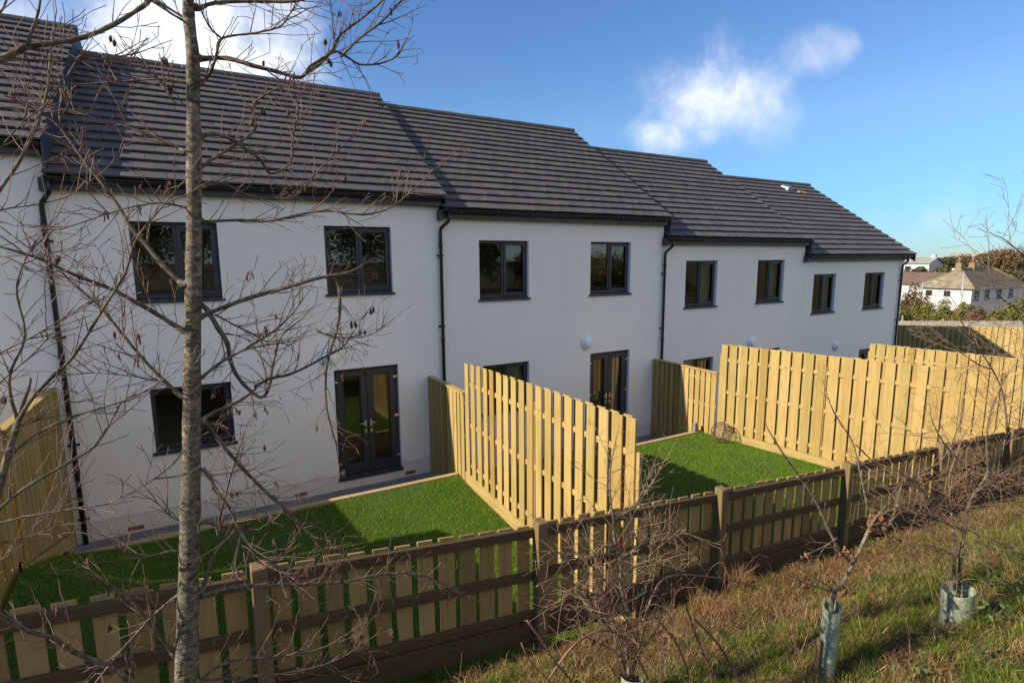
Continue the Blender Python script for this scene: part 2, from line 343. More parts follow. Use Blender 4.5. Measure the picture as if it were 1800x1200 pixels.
# ------------------------------------------------------------------ limb courses (x, y, z, radius)
TRUNK=[(1.256,-7.5,1.938,0.0498),(1.3,-7.5,2.359,0.0458),(1.341,-7.5,2.768,0.0418),(1.373,-7.5,3.085,0.0391),(1.403,-7.5,3.395,0.0365),(1.43,-7.5,3.697,0.0329),(1.458,-7.5,3.991,0.0314),(1.483,-7.5,4.277,0.0295),(1.506,-7.5,4.556,0.0286),(1.522,-7.5,4.783,0.0262),(1.535,-7.5,4.961,0.024),(1.533,-7.5,5.09,0.0217),(1.536,-7.5,5.175,0.0206),(1.541,-7.5,5.344,0.0174),(1.553,-7.5,5.592,0.0124),(1.571,-7.5,5.854,0.0066)]
ALDER=[[(1.572,-7.5,5.151,0.009),(1.635,-7.516,5.179,0.0079),(1.782,-7.551,5.202,0.0069),(1.933,-7.586,5.22,0.0059),(2.116,-7.628,5.292,0.0047)],[(1.567,-7.5,4.959,0.0101),(1.66,-7.534,4.965,0.0096),(1.748,-7.568,4.941,0.009),(1.831,-7.599,4.923,0.0084),(1.926,-7.634,4.902,0.0077),(1.967,-7.654,4.947,0.0069),(2.042,-7.685,5.002,0.0061),(2.086,-7.715,5.075,0.0052),(2.175,-7.752,5.145,0.0044),(2.286,-7.803,5.247,0.0035)],[(1.961,-7.5,4.955,0.0071),(2.027,-7.506,5.004,0.0065),(2.095,-7.513,5.071,0.0059),(2.152,-7.518,5.056,0.0053),(2.21,-7.524,5.031,0.0047),(2.306,-7.531,5.049,0.0041),(2.379,-7.537,5.088,0.0034),(2.407,-7.54,5.125,0.0026)],[(2.131,-7.5,5.059,0.0062),(2.214,-7.531,5.144,0.0053),(2.305,-7.561,5.216,0.0045),(2.396,-7.596,5.318,0.0035),(2.421,-7.607,5.351,0.0026)],[(1.537,-7.5,4.84,0.0071),(1.585,-7.525,4.888,0.0065),(1.617,-7.555,4.957,0.0058),(1.635,-7.579,5.014,0.0052),(1.676,-7.597,5.033,0.0046),(1.758,-7.63,5.047,0.004),(1.848,-7.667,5.073,0.0034),(1.884,-7.687,5.112,0.0028),(1.92,-7.716,5.172,0.0021)],[(1.643,-7.5,5.052,0.0042),(1.607,-7.505,5.081,0.0034),(1.584,-7.51,5.125,0.0027),(1.567,-7.514,5.162,0.002)],[(1.518,-7.5,4.515,0.0072),(1.574,-7.475,4.566,0.0068),(1.66,-7.441,4.634,0.0064),(1.734,-7.412,4.695,0.0059),(1.761,-7.397,4.741,0.0052),(1.754,-7.369,4.828,0.0045),(1.815,-7.345,4.891,0.0039),(1.903,-7.316,4.948,0.0032),(1.992,-7.289,4.955,0.0026)],[(1.542,-7.5,4.651,0.0093),(1.589,-7.487,4.669,0.0087),(1.653,-7.469,4.656,0.0081),(1.718,-7.449,4.618,0.0075),(1.77,-7.432,4.58,0.0068),(1.808,-7.416,4.531,0.0061),(1.895,-7.394,4.587,0.0053),(1.919,-7.367,4.714,0.0044),(1.955,-7.342,4.834,0.0035),(1.949,-7.328,4.896,0.0025)],[(1.522,-7.5,4.446,0.0062),(1.602,-7.481,4.469,0.0059),(1.667,-7.464,4.439,0.0054),(1.727,-7.45,4.419,0.0049),(1.815,-7.431,4.416,0.0044),(1.909,-7.412,4.44,0.0039),(2.023,-7.383,4.564,0.0033),(2.132,-7.356,4.675,0.0027)],[(1.525,-7.5,4.302,0.0063),(1.647,-7.53,4.311,0.006),(1.771,-7.56,4.309,0.0057),(1.878,-7.585,4.335,0.0053),(2.004,-7.614,4.357,0.0048),(2.147,-7.646,4.343,0.0044),(2.272,-7.673,4.371,0.0038),(2.384,-7.702,4.459,0.0033),(2.453,-7.722,4.529,0.0026)],[(1.47,-7.5,3.962,0.0116),(1.503,-7.499,3.932,0.011),(1.54,-7.496,3.846,0.0105),(1.571,-7.494,3.776,0.0099),(1.577,-7.492,3.698,0.0091),(1.598,-7.49,3.626,0.0084),(1.64,-7.487,3.559,0.0078),(1.692,-7.485,3.512,0.0071),(1.728,-7.484,3.556,0.0063),(1.751,-7.481,3.661,0.0054),(1.792,-7.478,3.783,0.0045),(1.845,-7.476,3.832,0.0037)],[(1.486,-7.5,3.904,0.0096),(1.568,-7.517,3.938,0.0093),(1.659,-7.535,3.972,0.009),(1.767,-7.556,4.003,0.0087),(1.861,-7.573,4.03,0.0083),(1.958,-7.591,4.058,0.0079),(2.056,-7.608,4.074,0.0075)],[(2.013,-7.5,4.061,0.0077),(2.059,-7.493,4.036,0.0074),(2.069,-7.479,3.925,0.007),(2.052,-7.462,3.799,0.0067),(2.019,-7.449,3.701,0.0062),(2.0,-7.44,3.63,0.0058),(1.989,-7.426,3.513,0.0054),(1.992,-7.411,3.392,0.005),(2.01,-7.4,3.289,0.0046),(2.032,-7.389,3.199,0.0042)],[(1.461,-7.5,3.635,0.0076),(1.512,-7.518,3.679,0.0065),(1.565,-7.535,3.714,0.0055),(1.642,-7.558,3.753,0.0045),(1.74,-7.586,3.77,0.0035)],[(1.649,-7.5,3.753,0.0058),(1.732,-7.53,3.802,0.005),(1.792,-7.554,3.852,0.0041),(1.841,-7.575,3.903,0.0033),(1.89,-7.601,3.973,0.0024)],[(1.665,-7.5,3.567,0.007),(1.732,-7.517,3.603,0.0066),(1.804,-7.534,3.614,0.0061),(1.884,-7.553,3.646,0.0056),(1.953,-7.57,3.683,0.005),(2.042,-7.592,3.729,0.0045),(2.081,-7.605,3.778,0.0039)],[(1.532,-7.5,3.907,0.0043),(1.612,-7.465,3.849,0.004),(1.68,-7.438,3.802,0.0036),(1.74,-7.415,3.761,0.0031),(1.818,-7.391,3.759,0.0025)],[(1.946,-7.5,3.81,0.0038),(2.013,-7.483,3.776,0.0034),(2.112,-7.461,3.755,0.0031),(2.218,-7.439,3.759,0.0026),(2.315,-7.417,3.806,0.0022)],[(1.389,-7.5,3.457,0.0096),(1.436,-7.49,3.452,0.0093),(1.475,-7.477,3.394,0.0091),(1.501,-7.467,3.342,0.0088),(1.542,-7.451,3.258,0.0085),(1.606,-7.429,3.146,0.0083),(1.698,-7.402,3.0,0.0082),(1.763,-7.386,2.908,0.0079)],[(1.708,-7.5,3.036,0.0062),(1.754,-7.481,2.94,0.0056),(1.803,-7.464,2.862,0.005),(1.872,-7.443,2.763,0.0043),(1.925,-7.425,2.668,0.0036),(2.023,-7.406,2.62,0.0029)],[(1.45,-7.5,3.448,0.0098),(1.496,-7.486,3.472,0.0089),(1.55,-7.472,3.483,0.008),(1.615,-7.455,3.51,0.0071)],[(1.388,-7.5,3.224,0.0087),(1.418,-7.508,3.229,0.0081),(1.459,-7.522,3.19,0.0076),(1.473,-7.537,3.13,0.007),(1.508,-7.554,3.066,0.0065),(1.54,-7.574,2.986,0.006),(1.577,-7.598,2.887,0.0054),(1.647,-7.626,2.788,0.0049),(1.705,-7.644,2.733,0.0043),(1.754,-7.666,2.645,0.0037)],[(1.412,-7.5,2.977,0.0056),(1.463,-7.509,2.95,0.0048),(1.533,-7.524,2.873,0.0041),(1.596,-7.54,2.769,0.0033),(1.679,-7.555,2.694,0.0025)],[(1.365,-7.5,2.625,0.0112),(1.446,-7.491,2.627,0.0106),(1.532,-7.482,2.614,0.0099),(1.646,-7.471,2.576,0.0092),(1.775,-7.459,2.533,0.0085),(2.007,-7.439,2.461,0.0079),(2.191,-7.425,2.437,0.007),(2.354,-7.413,2.392,0.0059),(2.491,-7.403,2.321,0.0047),(2.598,-7.395,2.235,0.0033)],[(1.382,-7.5,2.643,0.0102),(1.426,-7.487,2.764,0.0089),(1.463,-7.479,2.843,0.0076),(1.48,-7.467,2.964,0.0063),(1.543,-7.447,3.165,0.0049),(1.592,-7.435,3.29,0.0036)],[(1.34,-7.5,2.212,0.008),(1.417,-7.49,2.247,0.0073),(1.505,-7.481,2.24,0.0065),(1.663,-7.466,2.182,0.0059),(1.843,-7.45,2.132,0.0051),(1.99,-7.438,2.122,0.0041),(2.141,-7.425,2.022,0.003)],[(1.303,-7.5,2.228,0.0068),(1.498,-7.48,2.145,0.0061),(1.754,-7.456,2.053,0.0054),(1.955,-7.438,2.025,0.0043),(2.111,-7.425,2.056,0.003)],[(1.528,-7.5,5.099,0.0059),(1.453,-7.479,5.145,0.0048),(1.408,-7.466,5.179,0.0037)],[(1.501,-7.5,4.854,0.005),(1.429,-7.475,4.868,0.0043),(1.317,-7.436,4.855,0.0036),(1.219,-7.402,4.843,0.0029),(1.109,-7.364,4.827,0.0023),(1.02,-7.332,4.813,0.0018),(0.947,-7.305,4.827,0.0012)],[(1.479,-7.5,4.584,0.006),(1.395,-7.465,4.631,0.0051),(1.299,-7.426,4.67,0.0042),(1.172,-7.376,4.71,0.0033),(1.047,-7.326,4.743,0.0024),(0.914,-7.276,4.739,0.0017)],[(1.424,-7.5,4.04,0.0113),(1.358,-7.471,4.12,0.0103),(1.304,-7.443,4.207,0.0094),(1.262,-7.422,4.269,0.0085),(1.216,-7.392,4.369,0.0077),(1.17,-7.365,4.453,0.0069),(1.107,-7.329,4.559,0.006),(1.056,-7.298,4.656,0.0053),(1.016,-7.278,4.707,0.0045),(0.974,-7.262,4.735,0.0038),(0.915,-7.239,4.776,0.0031),(0.855,-7.218,4.795,0.0025)],[(1.467,-7.5,4.358,0.0051),(1.377,-7.537,4.37,0.0042),(1.284,-7.577,4.348,0.0035),(1.201,-7.615,4.314,0.0027),(1.103,-7.665,4.266,0.0021),(1.014,-7.714,4.229,0.0015)],[(1.411,-7.5,3.843,0.0104),(1.305,-7.516,3.935,0.0088),(1.188,-7.534,4.025,0.0073),(1.077,-7.551,4.087,0.0059),(0.976,-7.568,4.152,0.0047),(0.879,-7.585,4.193,0.0037)],[(1.374,-7.5,3.565,0.0084),(1.267,-7.462,3.707,0.0073),(1.196,-7.433,3.823,0.0064),(1.126,-7.403,3.943,0.0055),(1.044,-7.373,4.039,0.0047),(0.998,-7.355,4.101,0.0039),(0.929,-7.332,4.169,0.0032),(0.85,-7.304,4.244,0.0025)],[(1.304,-7.5,3.64,0.003),(1.175,-7.486,3.676,0.0024),(1.075,-7.476,3.693,0.0018),(0.989,-7.466,3.697,0.0013)],[(1.337,-7.5,2.996,0.0043),(1.293,-7.492,3.03,0.0034),(1.249,-7.481,3.098,0.0024),(1.197,-7.471,3.145,0.0015)],[(1.319,-7.5,2.859,0.0065),(1.281,-7.504,2.876,0.0055),(1.216,-7.512,2.879,0.0045),(1.167,-7.518,2.9,0.0036),(1.115,-7.525,2.941,0.0027),(1.084,-7.529,2.966,0.0019)],[(1.293,-7.5,2.661,0.0076),(1.237,-7.519,2.636,0.0069),(1.176,-7.542,2.602,0.0061),(1.14,-7.557,2.572,0.0055),(1.071,-7.587,2.52,0.0048),(1.026,-7.609,2.479,0.0042),(0.988,-7.628,2.443,0.0037)],[(1.251,-7.5,2.374,0.0087),(1.212,-7.514,2.486,0.0077),(1.165,-7.53,2.614,0.0067),(1.137,-7.54,2.683,0.0059),(1.106,-7.55,2.759,0.005),(1.067,-7.56,2.806,0.0042),(1.045,-7.566,2.845,0.0035),(1.01,-7.573,2.864,0.0027)],[(1.252,-7.5,1.97,0.0147),(1.096,-7.561,2.347,0.0122),(1.028,-7.585,2.473,0.0107),(0.933,-7.616,2.597,0.0092),(0.884,-7.637,2.692,0.0081),(0.82,-7.659,2.759,0.007),(0.758,-7.687,2.871,0.0059),(0.713,-7.71,2.96,0.005)],[(1.501,-7.5,4.765,0.003),(1.455,-7.5,4.774,0.0026),(1.421,-7.499,4.835,0.0023),(1.382,-7.499,4.894,0.002),(1.324,-7.499,4.871,0.0016),(1.323,-7.498,4.933,0.0014)],[(1.515,-7.5,5.093,0.0049),(1.471,-7.516,5.107,0.0041),(1.436,-7.532,5.128,0.0034),(1.413,-7.543,5.14,0.0027)]]
LEFT=[[(0.643,-7.8,2.521,0.0152),(0.735,-7.8,3.005,0.0139),(0.799,-7.8,3.257,0.0128),(0.842,-7.8,3.381,0.0117),(0.874,-7.8,3.486,0.0105),(0.913,-7.8,3.6,0.0093)],[(0.913,-7.8,3.6,0.0057),(0.904,-7.803,3.702,0.005),(0.916,-7.805,3.779,0.0044),(0.965,-7.808,3.891,0.0039),(0.959,-7.811,4.026,0.0032),(0.975,-7.814,4.101,0.0026),(1.021,-7.816,4.194,0.002),(1.091,-7.82,4.288,0.0015)],[(0.913,-7.8,3.6,0.0072),(0.973,-7.841,3.691,0.0065),(1.05,-7.886,3.769,0.0058),(1.106,-7.919,3.827,0.0052),(1.207,-7.993,3.979,0.0044),(1.286,-8.052,4.099,0.0037),(1.33,-8.102,4.205,0.0029),(1.401,-8.152,4.291,0.0022),(1.458,-8.192,4.358,0.0015)],[(0.817,-7.8,3.288,0.0056),(0.885,-7.745,3.34,0.0054),(1.012,-7.664,3.394,0.0053),(1.079,-7.625,3.426,0.0048),(1.125,-7.589,3.489,0.0042),(1.175,-7.547,3.577,0.0036),(1.242,-7.515,3.598,0.0029)],[(1.108,-7.8,3.474,0.0033),(1.144,-7.775,3.526,0.0028),(1.196,-7.748,3.565,0.0023),(1.25,-7.721,3.606,0.0018)],[(0.891,-7.8,3.493,0.005),(0.948,-7.796,3.543,0.0044),(1.045,-7.79,3.588,0.0039),(1.205,-7.781,3.626,0.0034),(1.268,-7.777,3.65,0.0026),(1.363,-7.772,3.704,0.0018)],[(0.77,-7.8,3.254,0.0041),(0.833,-7.815,3.26,0.0038),(0.928,-7.839,3.273,0.0036),(1.076,-7.874,3.283,0.0034),(1.135,-7.887,3.285,0.003),(1.215,-7.906,3.317,0.0026),(1.288,-7.923,3.357,0.0022),(1.355,-7.94,3.408,0.0018)],[(0.762,-7.8,3.185,0.0027),(0.811,-7.768,3.171,0.0026),(0.864,-7.737,3.158,0.0025),(0.921,-7.703,3.161,0.0024),(0.945,-7.681,3.201,0.0022),(0.972,-7.644,3.282,0.0019),(0.966,-7.612,3.363,0.0017)],[(0.912,-7.8,4.733,0.0106),(0.992,-7.785,4.775,0.0102),(1.058,-7.773,4.828,0.0095),(1.101,-7.766,4.846,0.0087),(1.216,-7.748,4.896,0.0082),(1.325,-7.731,4.977,0.0074),(1.416,-7.716,5.066,0.0064),(1.482,-7.706,5.132,0.0053)],[(1.068,-7.8,4.826,0.0055),(1.087,-7.796,4.882,0.0046),(1.106,-7.791,4.939,0.0037),(1.121,-7.786,5.012,0.0028)],[(0.899,-7.8,4.274,0.0059),(0.941,-7.756,4.374,0.0055),(0.985,-7.718,4.461,0.005),(1.037,-7.666,4.595,0.0044),(1.072,-7.615,4.736,0.0038),(1.09,-7.559,4.902,0.0031),(1.105,-7.524,5.009,0.0024)],[(0.976,-7.8,4.893,0.0038),(1.008,-7.783,4.919,0.0035),(1.022,-7.77,4.955,0.0031),(1.035,-7.752,5.007,0.0027)],[(0.916,-7.8,4.426,0.0032),(0.965,-7.799,4.497,0.0028),(1.03,-7.798,4.586,0.0024),(1.094,-7.797,4.647,0.002),(1.164,-7.796,4.755,0.0015)],[(0.833,-7.8,3.806,0.0027),(0.895,-7.807,3.839,0.0024),(0.99,-7.818,3.891,0.0022),(1.072,-7.828,3.945,0.0019),(1.192,-7.842,4.028,0.0016)],[(0.82,-7.8,3.692,0.0027),(0.879,-7.791,3.737,0.0023),(0.991,-7.773,3.846,0.002),(1.06,-7.761,3.94,0.0015)],[(0.967,-7.8,4.758,0.0032),(1.053,-7.808,4.778,0.003),(1.156,-7.817,4.787,0.0029),(1.249,-7.825,4.805,0.0026),(1.339,-7.832,4.832,0.0024)],[(0.866,-7.8,4.102,0.002),(0.936,-7.832,4.156,0.0017),(1.01,-7.867,4.119,0.0014),(1.093,-7.905,4.081,0.0012)],[(0.884,-7.8,4.256,0.0026),(0.948,-7.818,4.302,0.0023),(1.04,-7.84,4.321,0.0019),(1.135,-7.863,4.351,0.0015),(1.22,-7.886,4.417,0.0012)],[(0.767,-7.8,3.1,0.0021),(0.807,-7.78,3.109,0.0019),(0.85,-7.759,3.129,0.0017),(0.896,-7.731,3.18,0.0014),(0.921,-7.711,3.231,0.0012)],[(0.814,-7.8,3.517,0.0027),(0.869,-7.831,3.556,0.0022),(0.975,-7.89,3.614,0.0017),(1.118,-7.972,3.71,0.0012)]]
SAP1=[[(4.925,-8.36,1.89,0.0145),(5.025,-8.36,2.004,0.0134),(5.118,-8.36,2.089,0.0124),(5.21,-8.36,2.194,0.0113),(5.301,-8.36,2.317,0.0102),(5.375,-8.36,2.381,0.0091),(5.511,-8.36,2.431,0.0081)],[(5.316,-8.36,2.313,0.0097),(5.491,-8.357,2.241,0.0091),(5.592,-8.355,2.29,0.0084),(5.657,-8.351,2.392,0.0077),(5.703,-8.347,2.517,0.007),(5.86,-8.344,2.551,0.0063),(6.271,-8.337,2.589,0.0057),(6.468,-8.332,2.733,0.005),(6.602,-8.325,2.949,0.0043)],[(5.083,-8.36,2.149,0.0112),(4.961,-8.354,2.261,0.01),(4.842,-8.344,2.43,0.0089),(4.691,-8.33,2.658,0.0077),(4.529,-8.319,2.836,0.0066),(4.397,-8.309,2.979,0.0055),(4.272,-8.298,3.129,0.0044)],[(5.245,-8.36,2.494,0.0064),(5.214,-8.325,2.68,0.0057),(5.18,-8.293,2.85,0.0051),(5.146,-8.275,2.945,0.0045),(4.995,-8.234,3.143,0.0038),(4.936,-8.207,3.281,0.0032)],[(5.04,-8.36,2.957,0.0046),(5.386,-8.324,2.74,0.0036),(5.667,-8.299,2.592,0.0025)],[(4.94,-8.36,1.966,0.0048),(4.636,-8.348,2.121,0.0035),(4.432,-8.338,2.247,0.0023)],[(4.951,-8.36,1.979,0.0048),(4.608,-8.373,2.204,0.0035),(4.448,-8.38,2.324,0.0023)],[(5.208,-8.36,2.211,0.0048),(5.403,-8.391,2.188,0.0036),(5.581,-8.42,2.186,0.0024)],[(4.925,-8.36,2.353,0.0047),(4.792,-8.353,2.324,0.0035),(4.628,-8.345,2.313,0.0023)],[(5.146,-8.36,2.081,0.0032),(4.81,-8.384,2.349,0.0025),(4.675,-8.395,2.317,0.0018)]]
SAP2=[[(6.411,-8.5,1.583,0.0136),(6.363,-8.5,1.862,0.0123),(6.383,-8.5,2.079,0.0112),(6.389,-8.5,2.279,0.0101),(6.529,-8.5,2.393,0.0091),(6.656,-8.5,2.494,0.008),(6.563,-8.5,2.766,0.0069),(6.568,-8.5,2.961,0.0058),(6.648,-8.5,3.091,0.0048)],[(6.331,-8.5,1.609,0.0118),(6.258,-8.478,2.048,0.01),(6.205,-8.467,2.273,0.0082),(6.144,-8.453,2.53,0.0065),(6.271,-8.441,2.712,0.0049)],[(6.379,-8.5,2.245,0.0082),(5.997,-8.497,2.406,0.0068),(5.649,-8.494,2.568,0.0054),(5.325,-8.491,2.762,0.0041),(5.238,-8.49,2.795,0.003)],[(6.383,-8.5,2.079,0.0066),(5.985,-8.502,2.255,0.0053),(5.622,-8.505,2.431,0.0041),(5.269,-8.507,2.58,0.003)],[(6.363,-8.5,1.862,0.005),(5.854,-8.516,2.105,0.004),(5.53,-8.526,2.201,0.0031),(5.279,-8.54,2.151,0.0023)],[(6.463,-8.5,2.353,0.0082),(6.935,-8.457,2.365,0.0069),(7.45,-8.418,2.345,0.0054),(7.896,-8.391,2.269,0.0037)],[(6.529,-8.5,2.393,0.0066),(6.131,-8.528,2.662,0.0052),(5.744,-8.556,2.892,0.004),(5.494,-8.58,3.08,0.0029)],[(6.389,-8.5,2.279,0.0066),(6.761,-8.506,2.193,0.0056),(7.172,-8.513,2.158,0.0046),(7.557,-8.519,2.05,0.0035)],[(6.656,-8.5,2.494,0.0066),(6.8,-8.53,2.679,0.0049),(7.033,-8.554,2.775,0.0033)],[(6.378,-8.5,2.099,0.005),(6.803,-8.49,1.906,0.0043),(7.329,-8.479,1.675,0.0036),(7.818,-8.47,1.423,0.0028)],[(6.925,-8.5,2.76,0.0066),(6.832,-8.486,3.045,0.0057),(6.601,-8.473,3.292,0.0048),(6.161,-8.454,3.602,0.0038),(6.004,-8.444,3.77,0.003)],[(6.52,-8.5,3.306,0.0047),(6.291,-8.494,3.37,0.0039),(6.027,-8.485,3.476,0.003),(5.797,-8.476,3.584,0.0022)],[(7.15,-8.5,2.722,0.0051),(7.126,-8.455,3.601,0.0043),(6.641,-8.439,3.843,0.0035),(6.48,-8.429,4.014,0.0029),(6.448,-8.421,4.136,0.0023)],[(6.814,-8.5,4.135,0.0046),(6.588,-8.484,4.225,0.0038),(6.46,-8.475,4.267,0.003)],[(6.137,-8.5,2.286,0.0048),(5.737,-8.518,2.475,0.0039),(5.398,-8.54,2.718,0.003),(5.267,-8.547,2.733,0.0022)],[(6.114,-8.5,2.309,0.0048),(5.783,-8.51,2.343,0.0035),(5.492,-8.52,2.468,0.0023)]]
SAP3=[[(3.327,-8.2,1.961,0.012),(3.303,-8.2,2.105,0.0111),(3.325,-8.2,2.252,0.0103),(3.282,-8.2,2.376,0.0095),(3.253,-8.2,2.503,0.0086),(3.263,-8.2,2.594,0.0079),(3.209,-8.2,2.734,0.0071),(3.2,-8.2,2.849,0.0063),(3.18,-8.2,2.934,0.0056),(3.17,-8.2,3.085,0.0048),(3.186,-8.2,3.179,0.0041)],[(3.206,-8.2,2.847,0.0084),(3.347,-8.182,2.856,0.0072),(3.437,-8.166,2.913,0.0058),(3.532,-8.149,2.981,0.0044),(3.606,-8.134,3.052,0.003)],[(3.343,-8.2,2.875,0.0043),(3.422,-8.181,2.964,0.0032),(3.504,-8.161,3.065,0.0022)],[(3.263,-8.2,2.594,0.0057),(3.35,-8.214,2.671,0.0048),(3.314,-8.222,2.757,0.0038),(3.292,-8.23,2.839,0.0028)],[(3.216,-8.2,2.701,0.0057),(3.104,-8.196,2.711,0.0049),(3.025,-8.193,2.671,0.0042),(2.871,-8.188,2.753,0.0034),(2.787,-8.185,2.78,0.0027)],[(3.02,-8.2,2.676,0.0042),(2.965,-8.18,2.732,0.0034),(2.934,-8.159,2.8,0.0028),(2.889,-8.144,2.839,0.0021)],[(3.259,-8.2,2.501,0.0058),(3.371,-8.237,2.581,0.0052),(3.47,-8.26,2.553,0.0046),(3.594,-8.288,2.509,0.004),(3.543,-8.316,2.656,0.0034),(3.44,-8.345,2.8,0.0027)],[(3.295,-8.2,2.371,0.0058),(3.168,-8.228,2.493,0.0047),(3.054,-8.262,2.648,0.0036),(2.984,-8.277,2.697,0.0027)],[(3.296,-8.2,2.349,0.0058),(3.405,-8.222,2.413,0.0051),(3.41,-8.24,2.528,0.0043),(3.398,-8.266,2.703,0.0035),(3.354,-8.291,2.88,0.0028)],[(3.325,-8.2,2.252,0.0059),(3.234,-8.182,2.349,0.0049),(3.112,-8.163,2.401,0.004),(2.975,-8.14,2.381,0.003),(2.892,-8.125,2.432,0.0021)],[(3.316,-8.2,2.1,0.0059),(3.206,-8.187,2.297,0.0049),(3.16,-8.179,2.425,0.004),(3.045,-8.171,2.438,0.003),(2.992,-8.162,2.574,0.0021)],[(3.302,-8.2,2.15,0.0044),(3.155,-8.219,2.282,0.0038),(3.064,-8.239,2.43,0.0031),(2.944,-8.259,2.563,0.0025),(2.846,-8.273,2.622,0.002)],[(3.332,-8.2,2.004,0.006),(3.335,-8.219,2.217,0.0049),(3.482,-8.233,2.228,0.0041),(3.594,-8.246,2.275,0.0032),(3.595,-8.263,2.463,0.0022)],[(3.364,-8.2,2.65,0.0043),(3.472,-8.224,2.695,0.0036),(3.597,-8.248,2.716,0.0029),(3.669,-8.264,2.65,0.0022)],[(3.24,-8.2,2.517,0.0043),(3.151,-8.202,2.525,0.0032),(3.089,-8.203,2.566,0.0021)],[(3.306,-8.2,2.004,0.006),(3.212,-8.242,2.222,0.0048),(3.068,-8.279,2.392,0.0037),(2.996,-8.296,2.458,0.0027)],[(3.339,-8.2,2.001,0.0045),(3.437,-8.187,2.045,0.0042),(3.577,-8.173,2.064,0.0039),(3.709,-8.162,1.972,0.0035),(3.797,-8.146,1.78,0.0032)],[(3.326,-8.2,1.995,0.0045),(3.203,-8.165,2.109,0.0039),(3.099,-8.137,2.185,0.0034),(2.999,-8.107,2.268,0.0029)]]
BRAM=[[(2.735,-8.3,2.198,0.0066),(2.84,-8.315,2.322,0.0062),(2.931,-8.325,2.372,0.0058),(3.026,-8.333,2.381,0.0054),(3.126,-8.34,2.328,0.005),(3.218,-8.35,2.207,0.0046),(3.314,-8.363,2.019,0.0042)],[(2.684,-8.3,2.699,0.005),(2.737,-8.296,2.702,0.0049),(2.813,-8.29,2.689,0.0048),(2.903,-8.283,2.628,0.0047),(2.987,-8.277,2.559,0.0046),(3.111,-8.268,2.483,0.0045),(3.247,-8.257,2.315,0.0045),(3.339,-8.246,2.144,0.0044)],[(3.288,-8.3,2.221,0.0057),(3.402,-8.281,2.404,0.0053),(3.488,-8.273,2.468,0.0049),(3.637,-8.265,2.44,0.0046),(3.795,-8.257,2.38,0.0043),(4.053,-8.245,2.27,0.004),(4.261,-8.236,2.156,0.0036),(4.423,-8.229,2.061,0.0032)],[(3.637,-8.3,2.27,0.0073),(3.692,-8.31,2.121,0.0074),(3.75,-8.319,1.989,0.0075),(3.81,-8.327,1.854,0.0075),(3.839,-8.337,1.705,0.0076)],[(3.7,-8.3,2.18,0.0074),(3.848,-8.311,2.017,0.0075),(3.958,-8.321,1.862,0.0076),(4.108,-8.337,1.588,0.0078)],[(2.634,-8.3,2.551,0.005),(2.707,-8.311,2.428,0.0051),(2.773,-8.321,2.304,0.0052),(2.842,-8.33,2.204,0.0053),(2.871,-8.336,2.126,0.0053)],[(2.604,-8.3,2.451,0.0038),(2.648,-8.309,2.346,0.0038),(2.733,-8.319,2.232,0.0039),(2.781,-8.326,2.139,0.0039)],[(3.387,-8.3,2.324,0.0057),(3.544,-8.315,2.112,0.0058),(3.64,-8.33,1.891,0.0059),(3.668,-8.339,1.758,0.006)],[(5.968,-8.3,0.716,0.0092),(6.43,-8.316,0.715,0.0085),(7.031,-8.333,0.678,0.0077),(7.628,-8.349,0.641,0.007),(8.414,-8.366,0.584,0.0062)],[(6.142,-8.3,0.701,0.0075),(6.209,-8.31,0.885,0.0062),(6.277,-8.315,0.942,0.0049),(6.494,-8.325,1.029,0.0037)],[(3.462,-8.3,1.842,0.0044),(3.45,-8.315,2.071,0.0039),(3.503,-8.333,2.304,0.0033),(3.491,-8.344,2.453,0.0028)]]

# ------------------------------------------------------------------ terrain
def lerp(a, b, t): return a + (b-a)*t
def interp(x, tab):
    if x <= tab[0][0]: return tab[0][1]
    for (a, za), (b, zb) in zip(tab, tab[1:]):
        if x <= b: return lerp(za, zb, (x-a)/(b-a))
    return tab[-1][1]
VALLEY = [(24,-1.75),(34,-1.5),(46,-2.3),(60,-3.6),(90,-6),(130,-6.4),(185,-2.5),(235,-.5),(420,1.2),(2500,2.5)]
def fence_y(x): return -6.2 - .03*(x-5.3)
def bumps(x, y): return .035*math.sin(3.1*x+1.3*y)+.03*math.sin(5.3*y-2.2*x+1)+.022*math.sin(9.1*x+.6)*math.sin(7.7*y)
def terrain(x, y):
    if x > 24: base = interp(x, VALLEY)
    else: base = -.45 - .055*max(x, -14)
    fy = fence_y(min(max(x, -10), 34))
    if y < fy - .02:
        b = .75 - .065*max(min(x, 34), -10) + .45*(fy-.1-y)
        cap = 2.42 - .03*max(min(x, 34), -10)
        b = min(b, cap + .04*(cap-b if b < cap else 0))
        if y > -14: b += bumps(x, y) * min(1, (fy-y)*2)
        if x > 34:
            k = min(1, (x-34)/25); b = lerp(b, base, k)
        return b
    return base
def axis_pts(segs):
    r = []
    for a, b, n in segs: r += [lerp(a, b, i/n) for i in range(n)]
    return r + [segs[-1][1]]
gx = axis_pts([(-900,-60,8),(-60,-6,18),(-6,16,110),(16,36,30),(36,130,24),(130,420,16),(420,2600,8)])
gy = axis_pts([(-1500,-60,8),(-60,-13,16),(-13,-7.3,38),(-7.3,-6.0,26),(-6.0,10,12),(10,80,14),(80,400,14),(400,2600,8)])
def grid_mesh(name, xs, ys, fz, m):
    V = np.array([(x, y, fz(x, y)) for y in ys for x in xs]); nx = len(xs); ny = len(ys)
    i = np.arange((nx-1)*(ny-1)); a = (i//(nx-1))*nx + i % (nx-1)
    F = np.stack([a, a+1, a+nx+1, a+nx], 1)
    o = raw_mesh(name, V, F, m); o.data.polygons.foreach_set('use_smooth', [True]*len(F)); return o
g = grid_mesh('ground', gx, gy, terrain, M['ground']); tag(g, 'brown and green grassy ground sloping up from the paddock fence', 'ground', kind='structure')

